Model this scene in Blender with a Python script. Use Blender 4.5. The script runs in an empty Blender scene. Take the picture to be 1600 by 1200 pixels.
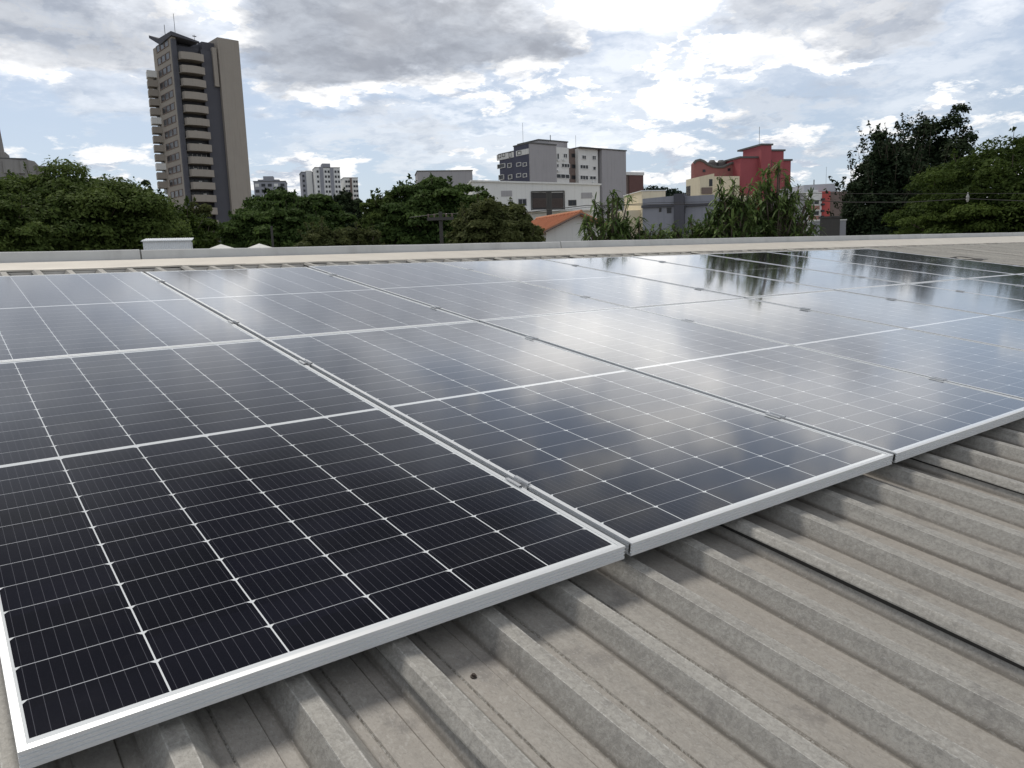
import bpy, math, random
import numpy as np
from mathutils import Vector, Matrix
S = bpy.context.scene
COL = S.collection
R = math.radians
random.seed(7)
# ------------------------------------------------------------------ camera
CAM_ROT = Matrix(((0.80012705, 0.11940764, -0.58782525),
                  (-0.59895276, 0.10604913, -0.79373117),
                  (-0.03243921, 0.98716533, 0.15637231)))
CAM = Vector((-0.0193, -1.1585, 0.6235))
FPX = 1206.9
cd = bpy.data.cameras.new("camera"); cam = bpy.data.objects.new("camera", cd); COL.objects.link(cam)
cam.matrix_world = Matrix.Translation(CAM) @ CAM_ROT.to_4x4()
cd.sensor_width = 36; cd.lens = FPX/1600*36; cd.clip_start = 0.05; cd.clip_end = 20000
S.camera = cam
# ------------------------------------------------------------------ light
SUN_AZ, SUN_EL = R(2), R(58)
S.view_settings.view_transform = 'Standard'; S.view_settings.look = 'None'
S.view_settings.exposure = 0.0; S.view_settings.gamma = 1
sd = Vector((math.sin(SUN_AZ)*math.cos(SUN_EL), math.cos(SUN_AZ)*math.cos(SUN_EL), math.sin(SUN_EL)))
sl = bpy.data.lights.new("sun", 'SUN'); sl.energy = 2.25; sl.angle = R(14); sl.color = (1, .96, .9)
so = bpy.data.objects.new("sun", sl); COL.objects.link(so)
so.rotation_euler = sd.to_track_quat('Z', 'Y').to_euler()

class NT:
    """tiny node helper"""
    def __init__(s, tree): s.t = tree; s.n = tree.nodes; s.l = tree.links
    def new(s, typ, **k):
        n = s.n.new(typ)
        for a, b in k.items(): setattr(n, a, b)
        return n
    def put(s, sock, v):
        if isinstance(v, (int, float)): sock.default_value = v
        elif isinstance(v, (tuple, list)): sock.default_value = v
        else: s.l.new(v, sock)
    def m(s, op, a, b=None, c=None, clamp=False):
        n = s.new('ShaderNodeMath', operation=op, use_clamp=clamp)
        for i, v in enumerate((a, b, c)):
            if v is not None: s.put(n.inputs[i], v)
        return n.outputs[0]
    def vm(s, op, a, b=None, out=0):
        n = s.new('ShaderNodeVectorMath', operation=op)
        s.put(n.inputs[0], a)
        if b is not None:
            if op == 'SCALE': s.put(n.inputs[3], b)
            else: s.put(n.inputs[1], b)
        return n.outputs[out]
    def mix(s, f, a, b, mode='MIX'):
        n = s.new('ShaderNodeMix', data_type='RGBA', blend_type=mode)
        s.put(n.inputs[0], f); s.put(n.inputs[6], a); s.put(n.inputs[7], b)
        return n.outputs[2]
    def noise(s, vec, scale, detail=4, rough=.5, dist=0, out=0):
        n = s.new('ShaderNodeTexNoise')
        if vec is not None: s.put(n.inputs['Vector'], vec)
        n.inputs['Scale'].default_value = scale; n.inputs['Detail'].default_value = detail
        n.inputs['Roughness'].default_value = rough; n.inputs['Distortion'].default_value = dist
        return n.outputs[out]
    def ramp(s, f, a, b):   # smoothstep
        n = s.new('ShaderNodeMapRange', interpolation_type='SMOOTHSTEP')
        s.put(n.inputs[0], f); s.put(n.inputs[1], a); s.put(n.inputs[2], b)
        return n.outputs[0]
    def xyz(s, v):
        n = s.new('ShaderNodeSeparateXYZ'); s.put(n.inputs[0], v); return n.outputs
    def vec(s, x, y, z):
        n = s.new('ShaderNodeCombineXYZ'); s.put(n.inputs[0], x); s.put(n.inputs[1], y); s.put(n.inputs[2], z); return n.outputs[0]

def build_world():
    w = bpy.data.worlds.new("World"); S.world = w; w.use_nodes = True
    k = NT(w.node_tree); bg = k.n['Background']
    sky = k.new('ShaderNodeTexSky', sky_type='NISHITA', sun_disc=False)
    sky.sun_elevation = SUN_EL; sky.sun_rotation = SUN_AZ; sky.air_density = 1; sky.dust_density = 1.0
    d = k.new('ShaderNodeTexCoord').outputs['Generated']
    x, y, z = k.xyz(d)
    az = k.m('ARCTAN2', x, y); el = k.m('ARCSINE', z)
    azd = k.m('MULTIPLY', az, 57.2958); eld = k.m('MULTIPLY', el, 57.2958)
    zz = k.m('ADD', k.m('MAXIMUM', z, 0), .16)
    p = k.vec(k.m('DIVIDE', x, zz), k.m('DIVIDE', y, zz), 0)
    wv = k.vm('SUBTRACT', k.noise(p, 1.3, 6, .6, out=1), (.5, .5, .5))
    wx, wy, _ = k.xyz(wv)
    wa = k.m('ADD', azd, k.m('MULTIPLY', wx, 22)); we = k.m('ADD', eld, k.m('MULTIPLY', wy, 12))
    wv2 = k.vm('SUBTRACT', k.noise(p, 5.5, 6, .65, out=1), (.5, .5, .5))
    wx2, wy2, _ = k.xyz(wv2)
    wa = k.m('ADD', wa, k.m('MULTIPLY', wx2, 6)); we = k.m('ADD', we, k.m('MULTIPLY', wy2, 4))
    def blob(a0, e0, wa_, we_, soft=.45, only=None):
        u = k.m('DIVIDE', k.m('SUBTRACT', wa, a0), wa_); v = k.m('DIVIDE', k.m('SUBTRACT', we, e0), we_)
        r = k.m('SQRT', k.m('ADD', k.m('MULTIPLY', u, u), k.m('MULTIPLY', v, v)))
        return k.m('SUBTRACT', 1, k.ramp(r, 1-soft, 1+soft))
    def blobs(lst):
        o = None
        for b in lst:
            s = b[5] if len(b) > 5 else 1
            q = k.m('MULTIPLY', blob(*b[:5]), s)
            o = q if o is None else k.m('MAXIMUM', o, q)
        return o
    # cloud cover, denser toward the horizon, with openings of blue
    n1 = k.noise(p, 1.1, 9, .62, .3)
    pz = k.vm('ADD', p, (-.05, -.16, 0))
    n1b = k.noise(pz, 1.1, 9, .62, .3)
    def puffs(da, de):
        v = k.new('ShaderNodeTexVoronoi', feature='F1', voronoi_dimensions='3D')
        wob = k.vec(k.m('MULTIPLY', wx2, 1.1), k.m('MULTIPLY', wy2, 1.1), 0)
        k.put(v.inputs['Vector'], k.vm('ADD', k.vec(k.m('ADD', k.m('MULTIPLY', azd, .21), da), k.m('ADD', k.m('MULTIPLY', eld, .50), de), 7.7), wob))
        v.inputs['Scale'].default_value = 1; v.inputs['Detail'].default_value = 4; v.inputs['Roughness'].default_value = .55; v.inputs['Lacunarity'].default_value = 2.1
        return k.m('SUBTRACT', 1, v.outputs['Distance'])
    pf, pfb = puffs(0, 0), puffs(.05, .30)
    fine = k.noise(k.vec(k.m('MULTIPLY', azd, .16), k.m('MULTIPLY', eld, .34), 3.1), 1, 8, .62, .25)
    fineb = k.noise(k.vec(k.m('ADD', k.m('MULTIPLY', azd, .16), .06), k.m('ADD', k.m('MULTIPLY', eld, .34), .28), 3.1), 1, 8, .62, .25)
    blue = blobs(BLUE)
    cov = k.m('SUBTRACT', k.m('ADD', k.m('MULTIPLY', fine, .75), k.m('MULTIPLY', n1, .45)), k.m('MULTIPLY', blue, .18))
    cov = k.ramp(k.m('ADD', cov, k.m('MULTIPLY', k.m('SUBTRACT', pf, .55), .26)), .385, .50)
    # puffy relief: lit rims against grey bellies
    rel = k.m('ADD', k.m('MULTIPLY', k.m('SUBTRACT', fine, fineb), 1.7), k.m('ADD', k.m('MULTIPLY', k.m('SUBTRACT', n1, n1b), .7), k.m('MULTIPLY', k.m('SUBTRACT', pf, pfb), .75)))
    dark = blobs(DARK)
    thick = k.ramp(k.m('ADD', k.m('MULTIPLY', fine, .6), k.m('MULTIPLY', n1, .4)), .45, .68)
    bright = k.m('ADD', k.m('SUBTRACT', .88, k.m('MULTIPLY', thick, .22)), k.m('MULTIPLY', rel, 1.15))
    bright = k.m('MINIMUM', k.m('MAXIMUM', bright, .55), 1.02)
    cc = k.mix(k.ramp(bright, .5, .95), (.53, .59, .695, 1), (1.07, 1.07, 1.07, 1))
    dcol = k.mix(k.ramp(k.m('ADD', fine, k.m('MULTIPLY', rel, .25)), .3, .75), (.36, .385, .44, 1), (.56, .60, .67, 1))
    cc = k.mix(dark, cc, dcol)
    glow = k.m('MULTIPLY', blobs(GLOW), k.m('SUBTRACT', 1, k.m('MULTIPLY', dark, .9)))
    cc = k.mix(glow, cc, (1.75, 1.72, 1.68, 1))
    skyc = k.vm('SCALE', sky.outputs[0], .10)
    # thin veil over the blue
    skyc = k.mix(.55, skyc, (.66, .745, .89, 1))
    covd = k.m('MAXIMUM', k.m('MAXIMUM', cov, k.m('MULTIPLY', dark, .97)), k.m('MULTIPLY', glow, .9))
    out = k.mix(covd, skyc, cc)
    # added dull cloud deck overhead, out of view, to lower ambient light and reflections
    hc = k.mix(k.ramp(n1, .38, .66), (.14, .145, .165, 1), (.47, .475, .49, 1))
    out = k.mix(k.m('MULTIPLY', k.ramp(k.m('ADD', eld, k.m('MULTIPLY', wy, 22)), 24, 34), k.m('ADD', .52, k.m('MULTIPLY', k.ramp(y, -.35, .35), .38))), out, hc)
    ahead = k.m('MULTIPLY', blob(14, 46, 90, 19, .5), .95)  # unseen dark cloud added ahead to blacken the near panels' reflections
    out = k.mix(ahead, out, k.mix(k.ramp(n1, .4, .62), (.012, .013, .018, 1), (.055, .058, .068, 1)))
    out = k.mix(k.m('MULTIPLY', k.ramp(y, .15, -.35), .0), out, (.10, .13, .19, 1))
    out = k.mix(k.ramp(eld, 0, -4), out, (.15, .15, .14, 1))
    k.put(bg.inputs[0], out); bg.inputs[1].default_value = 1.0
# az, el, half width, half height (degrees), softness
def azel(px, py):
    d = CAM_ROT @ Vector(((px-800)/FPX, -(py-600)/FPX, -1)); d.normalize()
    return math.degrees(math.atan2(d.x, d.y)), math.degrees(math.asin(d.z))
def skb(px, py, w, h, soft, s=1): a, e = azel(px, py); return (a, e, w, h, soft, s)
DARK = [skb(60, 30, 9, 4.2, .4, .85), skb(620, 20, 12, 4.2, .35), skb(760, 50, 6, 2.0, .4), skb(480, 75, 4, 2.2, .5, .8), skb(1310, 30, 6.0, 2.4, .35, .8),
        skb(440, -140, 9, 4.5, .5, .85), skb(600, 180, 3, 1.0, .5, .55), skb(1220, 200, 3, .9, .5, .5), skb(130, 170, 3, 1.2, .5, .45),
        skb(-100, -100, 9, 7, .5, .9), skb(200, -330, 20, 8, .5, .9), skb(1330, 150, 3, .9, .5, .45), skb(640, 215, 8, .8, .5, .45)]
BLUE = [skb(1590, 20, 5, 5, .5, 1.3), skb(1540, 60, 6, 4, .5, 1.0), skb(520, 215, 10, 1.6, .5, .8), skb(450, 180, 6, 1.6, .5, .9), skb(1270, 160, 4, 1.3, .5, .8), skb(240, 150, 5, 2, .5, .5),
        skb(1000, 30, 4, 1.5, .5, .8), skb(1150, 225, 8, 1.2, .5, .6), skb(60, 215, 7, 1.5, .5, .5), skb(420, 255, 4, 1, .5, .8)]
GLOW = [skb(1180, 60, 4, 2.2, .6, .45), skb(900, -60, 9, 3, .6, 1), skb(604, -75, 2.5, 4, .6, .8), skb(1130, -150, 4, 4, .6, .7), skb(1400, -90, 6, 4, .6, .7), skb(960, 90, 8, 2.2, .6, .5), skb(1000, 170, 10, 1.5, .6, .45), skb(1300, 110, 9, 1.3, .6, .4), skb(1150, -50, 9, 3.6, .6, .9), skb(1500, -10, 5, 3, .6, .6), skb(30, 130, 5, 1.5, .6, .8), skb(300, 40, 2, 2, .6, .7), skb(640, 130, 7, 1, .6, .6), skb(1480, 130, 6, 1.6, .6, .35),
        skb(1000, -60, 7, 3.5, .6, .9), skb(800, 200, 14, 1.2, .6, .5), skb(280, -20, 3.4, 6, .5, .8)]  # blobs above the frame are added to brighten the panel reflections
build_world()
S.render.engine = 'CYCLES'

# ------------------------------------------------------------------ geometry helpers
HF = Vector((0.5953, 0.8035, 0)).normalized(); HR = Vector((HF.y, -HF.x, 0))
def ray(px, py): return CAM_ROT @ Vector(((px-800)/FPX, -(py-600)/FPX, -1))
def at(px, py, D):
    d = ray(px, py); return CAM + d*(D/(d.dot(HF)))
A8 = R(8.0); CA, SA = math.cos(A8), math.sin(A8)
PLANE = Matrix(((1, 0, 0, 0), (0, CA, -SA, 0), (0, SA, CA, 0), (0, 0, 0, 1)))
GROUND = -6.0
def tag(o, label=None, cat=None, group=None, kind=None):
    if label: o['label'] = label
    if cat: o['category'] = cat
    if group: o['group'] = group
    if kind: o['kind'] = kind
    return o
def empty(name, loc=(0, 0, 0), rz=0, mat=None):
    o = bpy.data.objects.new(name, None); o.empty_display_size = .2; COL.objects.link(o)
    if mat is not None: o.matrix_world = mat
    else: o.location = loc; o.rotation_euler = (0, 0, rz)
    return o
class MB:
    def __init__(s): s.v = []; s.f = []
    def add(s, vs, fs):
        b = len(s.v); s.v += [tuple(v) for v in vs]; s.f += [tuple(i+b for i in f) for f in fs]; return s
    def box(s, x0, x1, y0, y1, z0, z1):
        return s.add([(x0,y0,z0),(x1,y0,z0),(x1,y1,z0),(x0,y1,z0),(x0,y0,z1),(x1,y0,z1),(x1,y1,z1),(x0,y1,z1)],
              [(0,3,2,1),(4,5,6,7),(0,1,5,4),(1,2,6,5),(2,3,7,6),(3,0,4,7)])
    def prism(s, pts, z0, z1):
        n = len(pts)
        z0s = z0 if isinstance(z0, (list, tuple)) else [z0]*n; z1s = z1 if isinstance(z1, (list, tuple)) else [z1]*n
        vs = [(p[0], p[1], z0s[i]) for i, p in enumerate(pts)]+[(p[0], p[1], z1s[i]) for i, p in enumerate(pts)]
        fs = [tuple(range(n-1, -1, -1)), tuple(range(n, 2*n))]+[(i, (i+1) % n, n+(i+1) % n, n+i) for i in range(n)]
        return s.add(vs, fs)
    def sweep(s, prof, x0, x1, axis='x', closed=True):
        """extrude a 2D profile (a,z) along x or y"""
        n = len(prof)
        if axis == 'x': vs = [(x0, a, b) for a, b in prof]+[(x1, a, b) for a, b in prof]
        else: vs = [(a, x0, b) for a, b in prof]+[(a, x1, b) for a, b in prof]
        fs = [(i, (i+1) % n, n+(i+1) % n, n+i) for i in range(n if closed else n-1)]
        if closed: fs += [tuple(range(n-1, -1, -1)), tuple(range(n, 2*n))]
        return s.add(vs, fs)
    def tube(s, pts, r, n=8, cap=True):
        rs = r if isinstance(r, (list, tuple)) else [r]*len(pts)
        pts = [Vector(p) for p in pts]; b = []
        for i, p in enumerate(pts):
            t = (pts[min(i+1, len(pts)-1)]-pts[max(i-1, 0)]).normalized()
            a = t.cross(Vector((0, 0, 1)));
            if a.length < .05: a = t.cross(Vector((1, 0, 0)))
            a.normalize(); c = t.cross(a)
            for k in range(n):
                th = 2*math.pi*k/n; b.append(p+(a*math.cos(th)+c*math.sin(th))*rs[i])
        fs = []
        for i in range(len(pts)-1):
            for k in range(n): fs.append((i*n+k, i*n+(k+1) % n, (i+1)*n+(k+1) % n, (i+1)*n+k))
        if cap: fs += [tuple(range(n-1, -1, -1)), tuple(range((len(pts)-1)*n, len(pts)*n))]
        return s.add(b, fs)
    def build(s, name, mat, parent=None, smooth=False, bevel=0):
        me = bpy.data.meshes.new(name); me.from_pydata(s.v, [], s.f); me.update()
        import bmesh
        bm = bmesh.new(); bm.from_mesh(me); bmesh.ops.recalc_face_normals(bm, faces=bm.faces)
        if bevel: bmesh.ops.bevel(bm, geom=list(bm.edges), offset=bevel, segments=2, affect='EDGES', profile=.6)
        bm.to_mesh(me); bm.free()
        if smooth: me.polygons.foreach_set('use_smooth', [True]*len(me.polygons))
        me.materials.append(mat)
        o = bpy.data.objects.new(name, me); COL.objects.link(o)
        if parent: o.parent = parent
        return o
def copy_tree(o, parent=None):
    c = o.copy(); COL.objects.link(c); c.parent = parent
    for ch in list(o.children): copy_tree(ch, c)
    return c
# ------------------------------------------------------------------ materials
MATS = {}
def mat(name, col, rough=.7, metal=0, var=.12, scale=3, bump=0, bscale=60, streak=0, spec=.5, dirt=None):
    """paint / plaster / metal with blotchy tone variation and optional rain streaks"""
    if name in MATS: return MATS[name]
    m = bpy.data.materials.new(name); m.use_nodes = True; k = NT(m.node_tree); b = k.n['Principled BSDF']
    co = k.new('ShaderNodeTexCoord').outputs['Object']
    n = k.noise(co, scale, 6, .6)
    f = k.m('ADD', 1-var, k.m('MULTIPLY', n, 2*var))
    c = k.vm('SCALE', (col[0], col[1], col[2]), f)
    if streak:
        sx, sy, sz = k.xyz(co)
        st = k.noise(k.vec(k.m('MULTIPLY', sx, 3.0), k.m('MULTIPLY', sy, 3.0), k.m('MULTIPLY', sz, .12)), 1.0, 5, .6)
        dc = dirt or (col[0]*.45, col[1]*.43, col[2]*.4)
        c = k.mix(k.m('MULTIPLY', k.ramp(st, .48, .75), streak), c, (*dc, 1))
    k.put(b.inputs['Base Color'], c)
    b.inputs['Roughness'].default_value = rough; b.inputs['Metallic'].default_value = metal
    b.inputs['Specular IOR Level'].default_value = spec
    if bump:
        bn = k.new('ShaderNodeBump'); bn.inputs['Strength'].default_value = bump; bn.inputs['Distance'].default_value = .002
        k.put(bn.inputs['Height'], k.noise(co, bscale, 5, .6)); k.l.new(bn.outputs[0], b.inputs['Normal'])
    MATS[name] = m; return m

def roof_metal():
    m = bpy.data.materials.new('weathered_zinc'); m.use_nodes = True; k = NT(m.node_tree); b = k.n['Principled BSDF']
    co = k.new('ShaderNodeTexCoord').outputs['Object']
    x, y, z = k.xyz(co)
    mott = k.noise(co, 75, 8, .75, .8)         # spangle-like mottling
    mott2 = k.noise(co, 140, 4, .7, .8)
    long = k.noise(k.vec(k.m('MULTIPLY', x, 30), k.m('MULTIPLY', y, .8), k.m('MULTIPLY', z, 30)), 1, 5, .6)
    big = k.noise(co, 2.2, 5, .6)
    v = k.m('ADD', k.m('ADD', k.m('MULTIPLY', mott, .55), k.m('MULTIPLY', mott2, .2)), k.m('MULTIPLY', long, .25))
    c = k.mix(k.ramp(v, .36, .66), (.255, .242, .217, 1), (.44, .42, .378, 1))
    # brown dust settled in the valleys (low parts of the profile)
    low = k.m('SUBTRACT', 1, k.ramp(z, -.097, -.075))
    dust = k.m('MULTIPLY', low, k.ramp(k.m('ADD', big, k.m('MULTIPLY', long, .35)), .35, .85))
    c = k.mix(k.m('MULTIPLY', dust, .75), c, (.355, .32, .28, 1))
    # dark grime in scattered blotches
    c = k.mix(k.m('MULTIPLY', k.ramp(k.noise(co, 9, 6, .7),   .54, .70), .5), c, (.16, .15, .14, 1))
    # contact shade and grime painted in lines where ribs and grooves meet the pan
    xm = k.m('MODULO', k.m('ADD', k.m('SUBTRACT', x, .176), .196*100), .196)
    for pos, wd, st in ((.0655, .0060, .75), (.1710, .0065, .78), (.0848, .0022, .9), (.1437, .0022, .9)):
        ln = k.m('SUBTRACT', 1, k.ramp(k.m('ABSOLUTE', k.m('SUBTRACT', xm, pos)), wd*.25, wd))
        c = k.mix(k.m('MULTIPLY', k.m('MULTIPLY', ln, st), k.ramp(long, .25, .6)), c, (.13, .115, .095, 1))
    for pos in (.0008, .0322, .0856):      # edge highlights painted into the colour as pale lines
        ln = k.m('SUBTRACT', 1, k.ramp(k.m('ABSOLUTE', k.m('SUBTRACT', xm, pos)), .0005, .0022))
        c = k.mix(k.m('MULTIPLY', k.m('MULTIPLY', ln, .6), k.ramp(mott2, .4, .62)), c, (.60, .59, .55, 1))
    fl = k.noise(k.vm('MULTIPLY', co, (1, .45, 1)), 190, 3, .6, 1.0)
    c = k.mix(k.m('MULTIPLY', k.ramp(fl, .56, .66), .30), c, (.17, .165, .15, 1))
    c = k.mix(k.m('MULTIPLY', k.m('SUBTRACT', 1, k.ramp(fl, .34, .44)), .25), c, (.56, .55, .52, 1))
    sp = k.noise(co, 260, 1, .5)
    c = k.mix(k.m('MULTIPLY', k.ramp(sp, .74, .78), .55), c, (.15, .13, .11, 1))
    k.put(b.inputs['Base Color'], c)
    b.inputs['Metallic'].default_value = .1
    k.put(b.inputs['Roughness'], k.m('ADD', .5, k.m('MULTIPLY', mott, .25)))
    bn = k.new('ShaderNodeBump'); bn.inputs['Strength'].default_value = .45; bn.inputs['Distance'].default_value = .002
    k.put(bn.inputs['Height'], mott); k.l.new(bn.outputs[0], b.inputs['Normal'])
    return m

def solar_glass():
    m = bpy.data.materials.new('solar_cells_under_glass'); m.use_nodes = True; k = NT(m.node_tree); b = k.n['Principled BSDF']
    co = k.new('ShaderNodeTexCoord').outputs['Object']
    x, y, z = k.xyz(co)
    u = k.m('SUBTRACT', x, .015)
    cu = k.m('MODULO', k.m('ADD', u, .184*2), .184)                    # 0...184 mm, cell 182
    iu = k.m('FLOOR', k.m('DIVIDE', u, .184))
    second = k.m('GREATER_THAN', y, 1.143)
    v = k.m('SUBTRACT', k.m('SUBTRACT', y, .024), k.m('MULTIPLY', second, 1.128))
    cv = k.m('MODULO', k.m('ADD', v, .0925*2), .0925)
    iv = k.m('FLOOR', k.m('DIVIDE', y, .0925))
    du = k.m('MINIMUM', cu, k.m('SUBTRACT', .182, cu))                 # distance inside the cell from its sides
    dtop = k.m('SUBTRACT', .0912, cv)
    gapu = k.m('LESS_THAN', du, .0004)
    gapv = k.m('MAXIMUM', k.m('LESS_THAN', dtop, .0004), k.m('LESS_THAN', cv, .0000))
    cham = k.m('LESS_THAN', k.m('ADD', du, dtop), .0075)
    outv = k.m('MAXIMUM', k.m('LESS_THAN', v, 0), k.m('GREATER_THAN', v, 1.1088))
    outu = k.m('MAXIMUM', k.m('LESS_THAN', u, 0), k.m('GREATER_THAN', u, 1.102))
    white = k.m('MAXIMUM', k.m('MAXIMUM', gapu, cham), k.m('MAXIMUM', outv, outu))
    # busbar wires: ten per cell along the panel
    bw = k.m('ABSOLUTE', k.m('SUBTRACT', k.m('MODULO', k.m('ADD', cu, .0001), .0182), .0091))
    bus = k.m('LESS_THAN', bw, .00042)
    rnd = k.new('ShaderNodeTexWhiteNoise', noise_dimensions='3D'); k.put(rnd.inputs[0], k.vec(iu, iv, 0))
    cell = k.mix(rnd.outputs[0], (.003, .0035, .007, 1), (.006, .0065, .013, 1))
    fing = k.m('MODULO', cv, .0016)
    cell = k.mix(k.m('MULTIPLY', k.m('LESS_THAN', fing, .0002), .15), cell, (.10, .10, .12, 1))
    c = k.mix(k.m('MULTIPLY', bus, .8), cell, (.10, .10, .115, 1))
    c = k.mix(gapv, c, (.50, .51, .53, 1))
    c = k.mix(white, c, (.80, .82, .82, 1))
    dn = k.noise(co, 2.0, 6, .65)
    sm = k.noise(co, 11, 5, .7)
    dust = k.m('ADD', .002, k.m('MULTIPLY', k.ramp(k.m('ADD', k.m('MULTIPLY', dn, .6), k.m('MULTIPLY', sm, .4)), .45, .75), .012))
    c = k.mix(dust, c, (.5, .48, .44, 1))
    k.put(b.inputs['Base Color'], c)
    k.put(b.inputs['Roughness'], k.m('ADD', .075, k.m('MULTIPLY', sm, .05)))
    b.inputs['IOR'].default_value = 1.36
    b.inputs['Coat Weight'].default_value = 1; b.inputs['Coat IOR'].default_value = 1.28
    k.put(b.inputs['Coat Roughness'], k.m('ADD', .045, k.m('MULTIPLY', dn, .06)))
    return m

def leaf_mat(name, dark, light, trans=.34, rough=.75):
    m = bpy.data.materials.new(name); m.use_nodes = True; k = NT(m.node_tree); b = k.n['Principled BSDF']
    a = k.new('ShaderNodeAttribute', attribute_name='tone')
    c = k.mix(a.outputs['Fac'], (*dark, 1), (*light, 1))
    k.put(b.inputs['Base Color'], c); b.inputs['Roughness'].default_value = rough
    b.inputs['Specular IOR Level'].default_value = .12
    tr = k.new('ShaderNodeBsdfTranslucent'); k.put(tr.inputs[0], c)
    mx = k.new('ShaderNodeMixShader'); mx.inputs[0].default_value = trans
    k.l.new(b.outputs[0], mx.inputs[1]); k.l.new(tr.outputs[0], mx.inputs[2])
    k.l.new(mx.outputs[0], k.n['Material Output'].inputs['Surface'])
    return m
ALU = mat('anodised_aluminium', (.78, .79, .79), .38, .35, .05, 20)
ALU2 = mat('clamp_aluminium', (.62, .63, .64), .4, .6, .05, 20)
BOLT = mat('steel_bolt', (.25, .25, .26), .4, .8)
ROOF = roof_metal()
FLASH = mat('painted_flashing', (.62, .575, .50), .6, .1, .16, 5, .1, 90)
CONC = mat('parapet_concrete', (.60, .595, .57), .85, 0, .16, 4, .3, 45, streak=.35)
BACK = mat('panel_backsheet', (.2, .2, .2), .7)
GLASS = solar_glass()
DARKGL = mat('dark_window_glass', (.015, .017, .022), .3, 0, .2, 1)
BARK = mat('bark', (.10, .08, .06), .9, 0, .3, 6, .5, 30)

# ------------------------------------------------------------------ setting: ground
gm = mat('ground_soil', (.16, .15, .12), .95, 0, .3, .2)
g = MB(); g.add([(-6000, -6000, GROUND), (6000, -6000, GROUND), (6000, 6000, GROUND), (-6000, 6000, GROUND)], [(0, 1, 2, 3)])
tag(g.build('ground', gm), kind='structure')
rd = MB(); a0 = CAM+HF*36; 
def fl(o, l, z): q = CAM+HF*o+HR*l; return (q.x, q.y, z)
rd.add([fl(62, -300, GROUND+.008), fl(70, -300, GROUND+.008), fl(70, 400, GROUND+.008), fl(62, 400, GROUND+.008)], [(0, 1, 2, 3)])
tag(rd.build('road', mat('asphalt', (.05, .05, .05), .9, 0, .2, .5)), kind='structure')

# ------------------------------------------------------------------ the roof we stand on
roof = empty('roofed_building', mat=PLANE)
tag(roof, 'building whose grey ribbed metal roof carries the solar panels, edged by a concrete parapet', 'building')
P0, PITCH, ZC, ZV = .176, .196, -.055, -.095
V0, V1 = -4.2, 5.62
U0 = -3                                        # first sheet index
def crest_prof(c, dz=0, dx=0):
    return [(c-.025-dx, ZV+dz), (c-dx, ZC+dz), (c+.033+dx, ZC+dz), (c+.066+dx, ZV+dz)]
def valley(c):                                  # after crest c
    s = c+.066
    return [(s+.019, ZV), (s+.0212, ZV+.0032), (s+.0754, ZV+.0032), (s+.0775, ZV)]
for i in range(-4, 25):
    seam = P0+PITCH*(2+5*i)                     # crest that carries the overlap
    pr = []
    # lifted side lap over the neighbour's crest
    sh = [(seam-.0175, ZC-.0115), (seam-.0165, ZC-.0085), (seam-.004, ZC+.0062), (seam+.001, ZC+.0085), (seam+.034, ZC+.0040), (seam+.067, ZV+.001)]
    pr += sh + valley(seam)
    for j in range(1, 5):
        c = seam+PITCH*j; pr += crest_prof(c)+valley(c)
    c = seam+PITCH*5; pr += crest_prof(c)+[(c+.078, ZV-.001)]
    b = MB(); n = len(pr)
    vs = []; T = 34
    for t in range(T+1):
        yy = V0+(V1-V0)*t/T
        for q, (a, z) in enumerate(pr):
            wob = .0007*math.sin(yy*3.1+a*9+i)+.0006*math.sin(yy*7.7+a*23)
            lift = (.0035*max(0, math.sin(yy*1.3+i*2.1))) if q < 2 else 0
            vs.append((a+wob, yy, z+wob-lift*-1))
    fs = [(t*n+q, t*n+q+1, (t+1)*n+q+1, (t+1)*n+q) for t in range(T) for q in range(n-1)]
    b.add(vs, fs)
    sheet = b.build('roof_sheet', ROOF, roof)
    b = MB(); x0_, x1_ = seam-.0150, seam-.0085  # dark strip put in as the shade under each lap
    b.sweep([(x0_, ZC-.0182+.0012), (x1_, ZC-.0103+.0012), (x1_, ZC-.0001), (x0_, ZC-.0070)], V0, V1, 'y'); b.build('lap_shadow_strip', mat('lap_shadow_black', (.025, .024, .022), .8, 0, .3, 20), roof)
# a few fasteners
scr = MB()
for (sx, sy) in ((.672, -.095), (2.02, -.62), (2.26, -.55), (2.26, -2.1), (1.28, -2.1), (.30, -2.1)):
    k = 10; zz = ZV+.003
    scr2 = MB(); scr2.tube([(sx, sy, zz-.001), (sx, sy, zz+.0025)], .006, 10); scr2.tube([(sx, sy, zz+.002), (sx, sy, zz+.0065)], .0033, 6)
    scr2.build('screw', mat('rusty_screw', (.07, .055, .045), .7, .3), roof)
# flashing: sheet strip from the crests up to the parapet, with tabs closing each valley
YP = 5.55
def pz(x): return .731+.0042*x                 # foot of the parapet in world z
inv = PLANE.inverted()
def loc(p): return tuple(inv @ Vector(p))
fx0, fx1 = -6, 26
segs = []
xs = [fx0]
while xs[-1] < fx1: xs.append(xs[-1]+2.0)
for a, c in zip(xs[:-1], xs[1:]):
    b = MB(); n = 16; top = []; 
    vb = 5.19
    for q in range(n+1):
        x = a+(c-a+.03)*q/n
        sag = .003*math.sin(x*5.3)+.002*math.sin(x*17)+.004*math.sin(x*.9)
        if q == n: sag += .002
        top.append((x, vb+sag, ZC+.006+.6*abs(sag)+(.002 if q > n-1 else 0)))
    ins = [(x, vb+.03, ZC+.012) for x, _, _ in top]
    up = [loc((x, YP-.004, pz(x))) for x, _, _ in top]
    lip = [(x, v, z-.012) for x, v, z in top]
    vs = lip+top+ins+up; m_ = n+1
    fs = [(r*m_+q, r*m_+q+1, (r+1)*m_+q+1, (r+1)*m_+q) for r in range(3) for q in range(n)]
    b.add(vs, fs); b.build('flashing', FLASH, roof)
tb = MB()
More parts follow.
